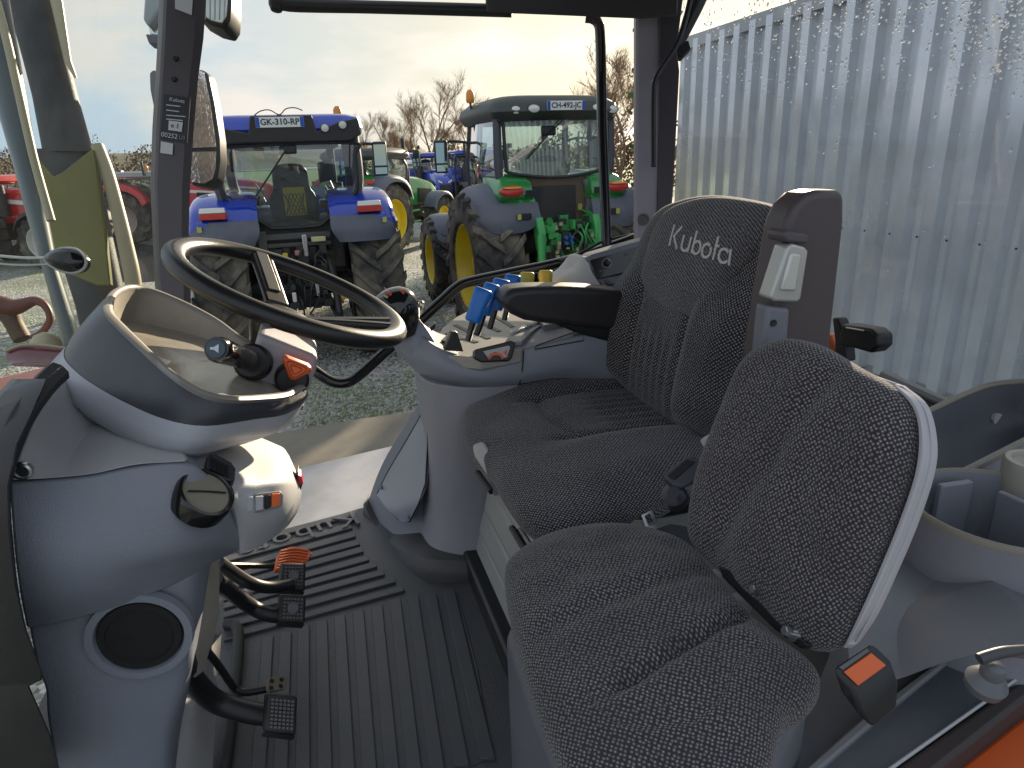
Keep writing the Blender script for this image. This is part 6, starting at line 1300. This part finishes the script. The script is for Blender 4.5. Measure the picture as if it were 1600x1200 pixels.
for s in (-1, 1):
    gp('lift_arm', gbr, MB().loft([[V((s * (.40 + dx), y, z)) for dx in (-.05, .05) for y, z in ([(y0, z0), (y0 + dy_, z0)] if dx < 0 else [(y0 + dy_, z0), (y0, z0)])] for y0, dy_, z0 in ((-.55, .2, 1.70), (-.82, .22, 1.66), (-.92, .20, 1.48), (-.92, .14, 1.25))]), bevel=.015, ang=60)
    gp('lift_rod', gbr, MB().tube([V((s * .42, -.90, 1.45)), V((s * .43, -.95, 1.05)), V((s * .44, -1.0, .65))], [.055, .05, .045], 10))
    gp('rod_sleeve', mat('sleeve_pale', (.5, .46, .36), .4, metal=.3), MB().cyl((s * .43, -.95, 1.08), (s * .435, -.97, .9), .058, seg=12))
    gp('lower_link', gbr, MB().tube([V((s * .30, -.1, .72)), V((s * .44, -1.15, .62))], .05, 8))

# ---- background tractors
def at_px(u, v, d):
    p = P(u, v, d); p.z = 0; return p
tractor('green tractor with dark exhaust stack, half hidden behind the blue tractor', at_px(566, 330, 18.5), R(-24), green_p, yel_p, None, 1, 0, .92, .55, .85, mat('roof_dark', (.045, .05, .042), .5), 2.72)
tractor('left of the two distant blue tractors facing the yard', at_px(668, 300, 31), R(180 + 18), blue_p, rim_d, 'distant blue tractors', 0, 0, .9, .5, .85, roofz=2.7)
tractor('right of the two distant blue tractors, partly behind the green cab', at_px(735, 300, 30), R(180 + 18), blue_p, rim_d, 'distant blue tractors', 0, 0, .9, .5, .85, roofz=2.75)
rr_ = mat('roof_grey', (.35, .36, .37), .4)
tractor('red tractor with white hood stripe seen past the dark front pillar', at_px(205, 350, 23), R(-78), red_p, rim_g, 'red tractors across the yard', 0, 0, .88, .5, .85, rr_, 2.35)
tractor('red tractor with its hood showing just left of the blue fender', at_px(288, 340, 26), R(-82), red_p, rim_g, 'red tractors across the yard', 0, 0, .9, .5, .85, rr_, 2.5)
tractor('red tractor with pale wheels at the left edge beyond the windscreen', at_px(-22, 380, 19), R(-100), red_p, mat('rim_white', (.62, .60, .57), .4), 'red tractors across the yard', 0, 0, .95, .5, .85, red_p, 2.4)

# ------------------------------------------------------------------ own tractor outside: stack, mirrors, bonnet
es = thing('exhaust_stack', 'dark speckled exhaust stack with olive plate for a yellow reflection and cream pipe beyond the windscreen', 'exhaust stack', P(150, 500, 2.3))
stack_m = mat('stack_grey', (.026, .025, .030), .6, var=.35, vscale=60, bump=.4, bscale=160, dirt=(.10, .09, .08), dscale=8, damt=.4)
cream = mat('cream_pipe', (.48, .40, .26), .4, var=.08, vscale=6)
def band(rows, d, m, name, par, dep=.12, ang=40):
    lp = []
    for (ul, ur, v) in rows:
        w_ = ur - ul; k = []
        for i in range(9):
            a = math.pi * i / 8; k.append(P(ul + w_ * (.5 - .5 * math.cos(a)), v, d - dep * .5 * math.sin(a)))
        k += [P(ur, v, d + dep * .6), P(ul, v, d + dep * .6)]; lp.append(k)
    return MB().loft(lp).build(name, m, par, ang=ang)
band([(4, 76, -60), (10, 86, 0), (36, 108, 95), (50, 122, 150), (66, 146, 236)], 2.3, stack_m, 'stack_tube', es)
band([(70, 92, -60), (78, 98, 0), (100, 112, 95), (116, 121, 122)], 2.22, cream, 'upper_highlight', es, .03)  # cream sliver painted for the highlight along the stack's right edge
band([(50, 152, 232), (62, 160, 290), (78, 172, 350), (96, 185, 410), (118, 200, 480), (132, 214, 545)], 2.32, stack_m, 'lower_tube', es, .14)
olive = mat('reflection_olive', (.20, .175, .025), .45, var=.15, vscale=8, dirt=(.12, .11, .05), dscale=6, damt=.5)
MB().prism([P(50, 236, 2.19), P(82, 276, 2.17), P(96, 270, 2.17), P(144, 232, 2.19), P(154, 300, 2.18), P(162, 350, 2.18), P(172, 446, 2.18), P(150, 446, 2.18), P(100, 425, 2.18), P(75, 360, 2.18), P(60, 300, 2.18)], FW * .02).build('olive_reflection', olive, es, bevel=.004)  # olive plate painted for the yellow reflection on the windscreen
MB().tube([P(152, 228, 2.22), P(168, 270, 2.22), P(184, 330, 2.22), P(198, 390, 2.22), P(208, 440, 2.22), P(216, 520, 2.22)], [.020, .021, .023, .025, .026, .027], 12).build('guard_pipe', cream, es)
lp_ = thing('windscreen_post', 'slanting blue-grey windscreen post with cream edge at the far left', 'pillar', P(60, 400, 1.9))
band([(-60, 6, -60), (-40, 22, 40), (-8, 44, 160), (18, 58, 250), (42, 76, 340), (66, 92, 420), (88, 118, 500), (106, 136, 570)], 1.9, mat('post_blue', (.055, .075, .085), .35, var=.12, vscale=6, coat=.3), 'post', lp_, .08)
MB().tube([P(-6, 0, 1.85), P(10, 60, 1.85), P(26, 130, 1.85), P(44, 210, 1.85), P(56, 260, 1.85), P(80, 345, 1.85)], .011, 10).build('edge_strip', cream, lp_)
dm = thing('wheel_reflection', 'dark oval dome with clear rim for the steering-wheel reflection in front of the exhaust stack', 'mirror', P(105, 408, 1.75))  # solid oval added for the steering wheel's reflection in the windscreen
ml_ = spline([P(u, v, 1.75) for u, v in [(70, 405), (82, 393), (102, 388), (122, 391), (134, 406), (130, 420), (112, 426), (88, 420)]], 36, True); mc_ = sum(ml_, Vector()) / 36
MB().loft([[p + FW * .02 for p in ml_], ml_, [mc_ + (p - mc_) * .9 - FW * .012 for p in ml_], [mc_ + (p - mc_) * .5 - FW * .022 for p in ml_], [mc_ + (p - mc_) * .05 - FW * .026 for p in ml_]]).build('housing', pl_gloss(), dm, ang=60)
MB().tube(ml_, .004, 6, closed=True).build('rim', mat('clear_rim', (.5, .52, .5), .15, coat=.5), dm)
MB().tube([P(-20, 398, 1.77), P(40, 403, 1.77), P(85, 402, 1.77)], .004, 6).build('wire', steel(), dm); MB().tube([P(-20, 410, 1.77), P(30, 414, 1.77), P(85, 412, 1.77)], .003, 6).build('wire', steel(), dm)
bh = thing('tractor_bonnet', 'orange and dark red bonnet edge of the tractor below the windscreen', 'bonnet', P(60, 590, 1.6))
MB().patch([[P(-60, 600, 1.5), P(20, 585, 1.5), P(70, 572, 1.5), P(120, 560, 1.5)], [P(-60, 640, 1.4), P(20, 625, 1.4), P(70, 610, 1.4), P(130, 600, 1.4)]], 5, 4, UP * -.05).build('bonnet_top', orange(), bh, bevel=.005)
MB().patch([[P(8, 545, 1.9), P(35, 536, 1.9), P(80, 540, 1.9), P(140, 542, 1.9)], [P(12, 565, 1.86), P(35, 562, 1.86), P(80, 566, 1.86), P(140, 566, 1.86)], [P(22, 572, 1.82), P(40, 573, 1.82), P(80, 574, 1.82), P(140, 576, 1.82)]], 5, 5, FW * .08).build('bonnet_side', mat('dark_red', (.16, .012, .02), .25, coat=.5), bh)
MB().tube([P(10, 548, 1.885), P(35, 539, 1.885), P(75, 540, 1.885), P(100, 543, 1.885), P(140, 541, 1.885)], .004, 6).build('edge_line', cream, bh)
fl2 = thing('front_linkage', 'rusty red front linkage arm with ring left of the exhaust stack', 'linkage', P(60, 500, 2.4))
MB().tube([P(-20, 470, 2.4), P(20, 480, 2.4), P(55, 470, 2.4), P(72, 480, 2.4), P(78, 500, 2.4), P(65, 520, 2.4), P(50, 528, 2.4)], [.03, .035, .025, .015, .012, .012, .012], 10).build('arm', mat('rust_red', (.16, .045, .03), .5, var=.3, vscale=10), fl2)
MB().tube([P(10, 480, 2.42), P(24, 510, 2.42), P(35, 530, 2.42)], [.04, .03, .03], 10).build('bracket', mat('rust_brown', (.10, .05, .03), .6, var=.3), fl2)
MB().lathe(P(70, 532, 2.3), Z, [(.0, -.03), (.05, -.03), (.045, .0), (.03, .02), (.0, .03)], 20).build('cap', cream, fl2)
# exterior mirrors behind the front pillar
em = thing('wing_mirror', 'large two-part wing mirror with rain-streaked glass, right of the dark front pillar', 'mirror', P(318, 200, 2.7))
mo = P(318, 200, 2.7); mn_ = (-FW * .85 - RT * .15).normalized()
hs_ = [(292, 112), (312, 106), (322, 112), (332, 160), (340, 215), (341, 250), (336, 282), (322, 292), (296, 288), (286, 240)]
MB().prism([PPl(u, v, mo, mn_) for u, v in hs_], -mn_ * .07).build('housing', pl_black(), em, bevel=.015, bseg=3)
mg = mat('mirror_wet', (.80, .78, .74), .12, metal=1.0, var=.15, vscale=40, bump=.9, bscale=60)
MB().prism([onpl(u, v, mo, mn_, .001) for u, v in [(294, 114), (312, 109), (319, 114), (329, 162), (337, 218), (338, 230), (290, 232)]], mn_ * .003).build('upper_glass', mg, em)
MB().prism([onpl(u, v, mo, mn_, .001) for u, v in [(290, 238), (338, 237), (337, 262), (332, 280), (320, 287), (296, 284)]], mn_ * .003).build('lower_glass', mg, em)
MB().prism([PPl(u, v, P(240, 140, 2.72), mn_) for u, v in [(233, 114), (238, 109), (252, 110), (250, 175), (240, 170), (234, 140)]], -mn_ * .05).build('inner_housing', mat('housing_grey', (.14, .15, .18), .5), em, bevel=.006)
wl = thing('work_lamp', 'ribbed rectangular work lamp above the front pillar top', 'lamp', P(330, 10, 2.2))
lq = [(299, -50), (358, -50), (360, 0), (358, 30), (350, 43), (330, 38), (309, 26), (300, 10)]
MB().prism([P(u, v, 2.2) for u, v in lq], FW * .1).build('housing', pl_black(), wl, bevel=.01)
MB().prism([P(305 + (u - 300) * .86, v * .9 - 1, 2.197) for u, v in lq], -FW * .006).build('lens', mat('lamp_lens', (.55, .56, .50), .12, metal=.6, var=.3, vscale=12, bump=.6, bscale=40), wl, bevel=.003)
for k in range(6): MB().tube([P(312 + k * 8, -40, 2.19), P(313 + k * 7.4, 30, 2.19)], .0022, 5, smooth=False).build('lens_rib', mat('lamp_lens2', (.4, .4, .36), .2), wl)
w2 = thing('roof_mirror', 'small grey teardrop mirror pair left of the front pillar top', 'mirror', P(238, 40, 2.3))
MB().prism([P(u, v, 2.3) for u, v in [(226, -30), (256, -30), (254, 8), (232, 42), (222, 30)]], FW * .06).build('upper_shell', mat('shell_grey', (.30, .33, .34), .3, coat=.3), w2, bevel=.012, bseg=3)
MB().prism([P(u, v, 2.33) for u, v in [(232, 38), (254, 20), (254, 55), (234, 52)]], FW * .03).build('glass', mg, w2)
MB().prism([P(u, v, 2.29) for u, v in [(226, 52), (252, 54), (252, 70), (232, 68)]], FW * .04).build('lower_shell', mat('shell_dark', (.10, .09, .12), .4), w2, bevel=.006)
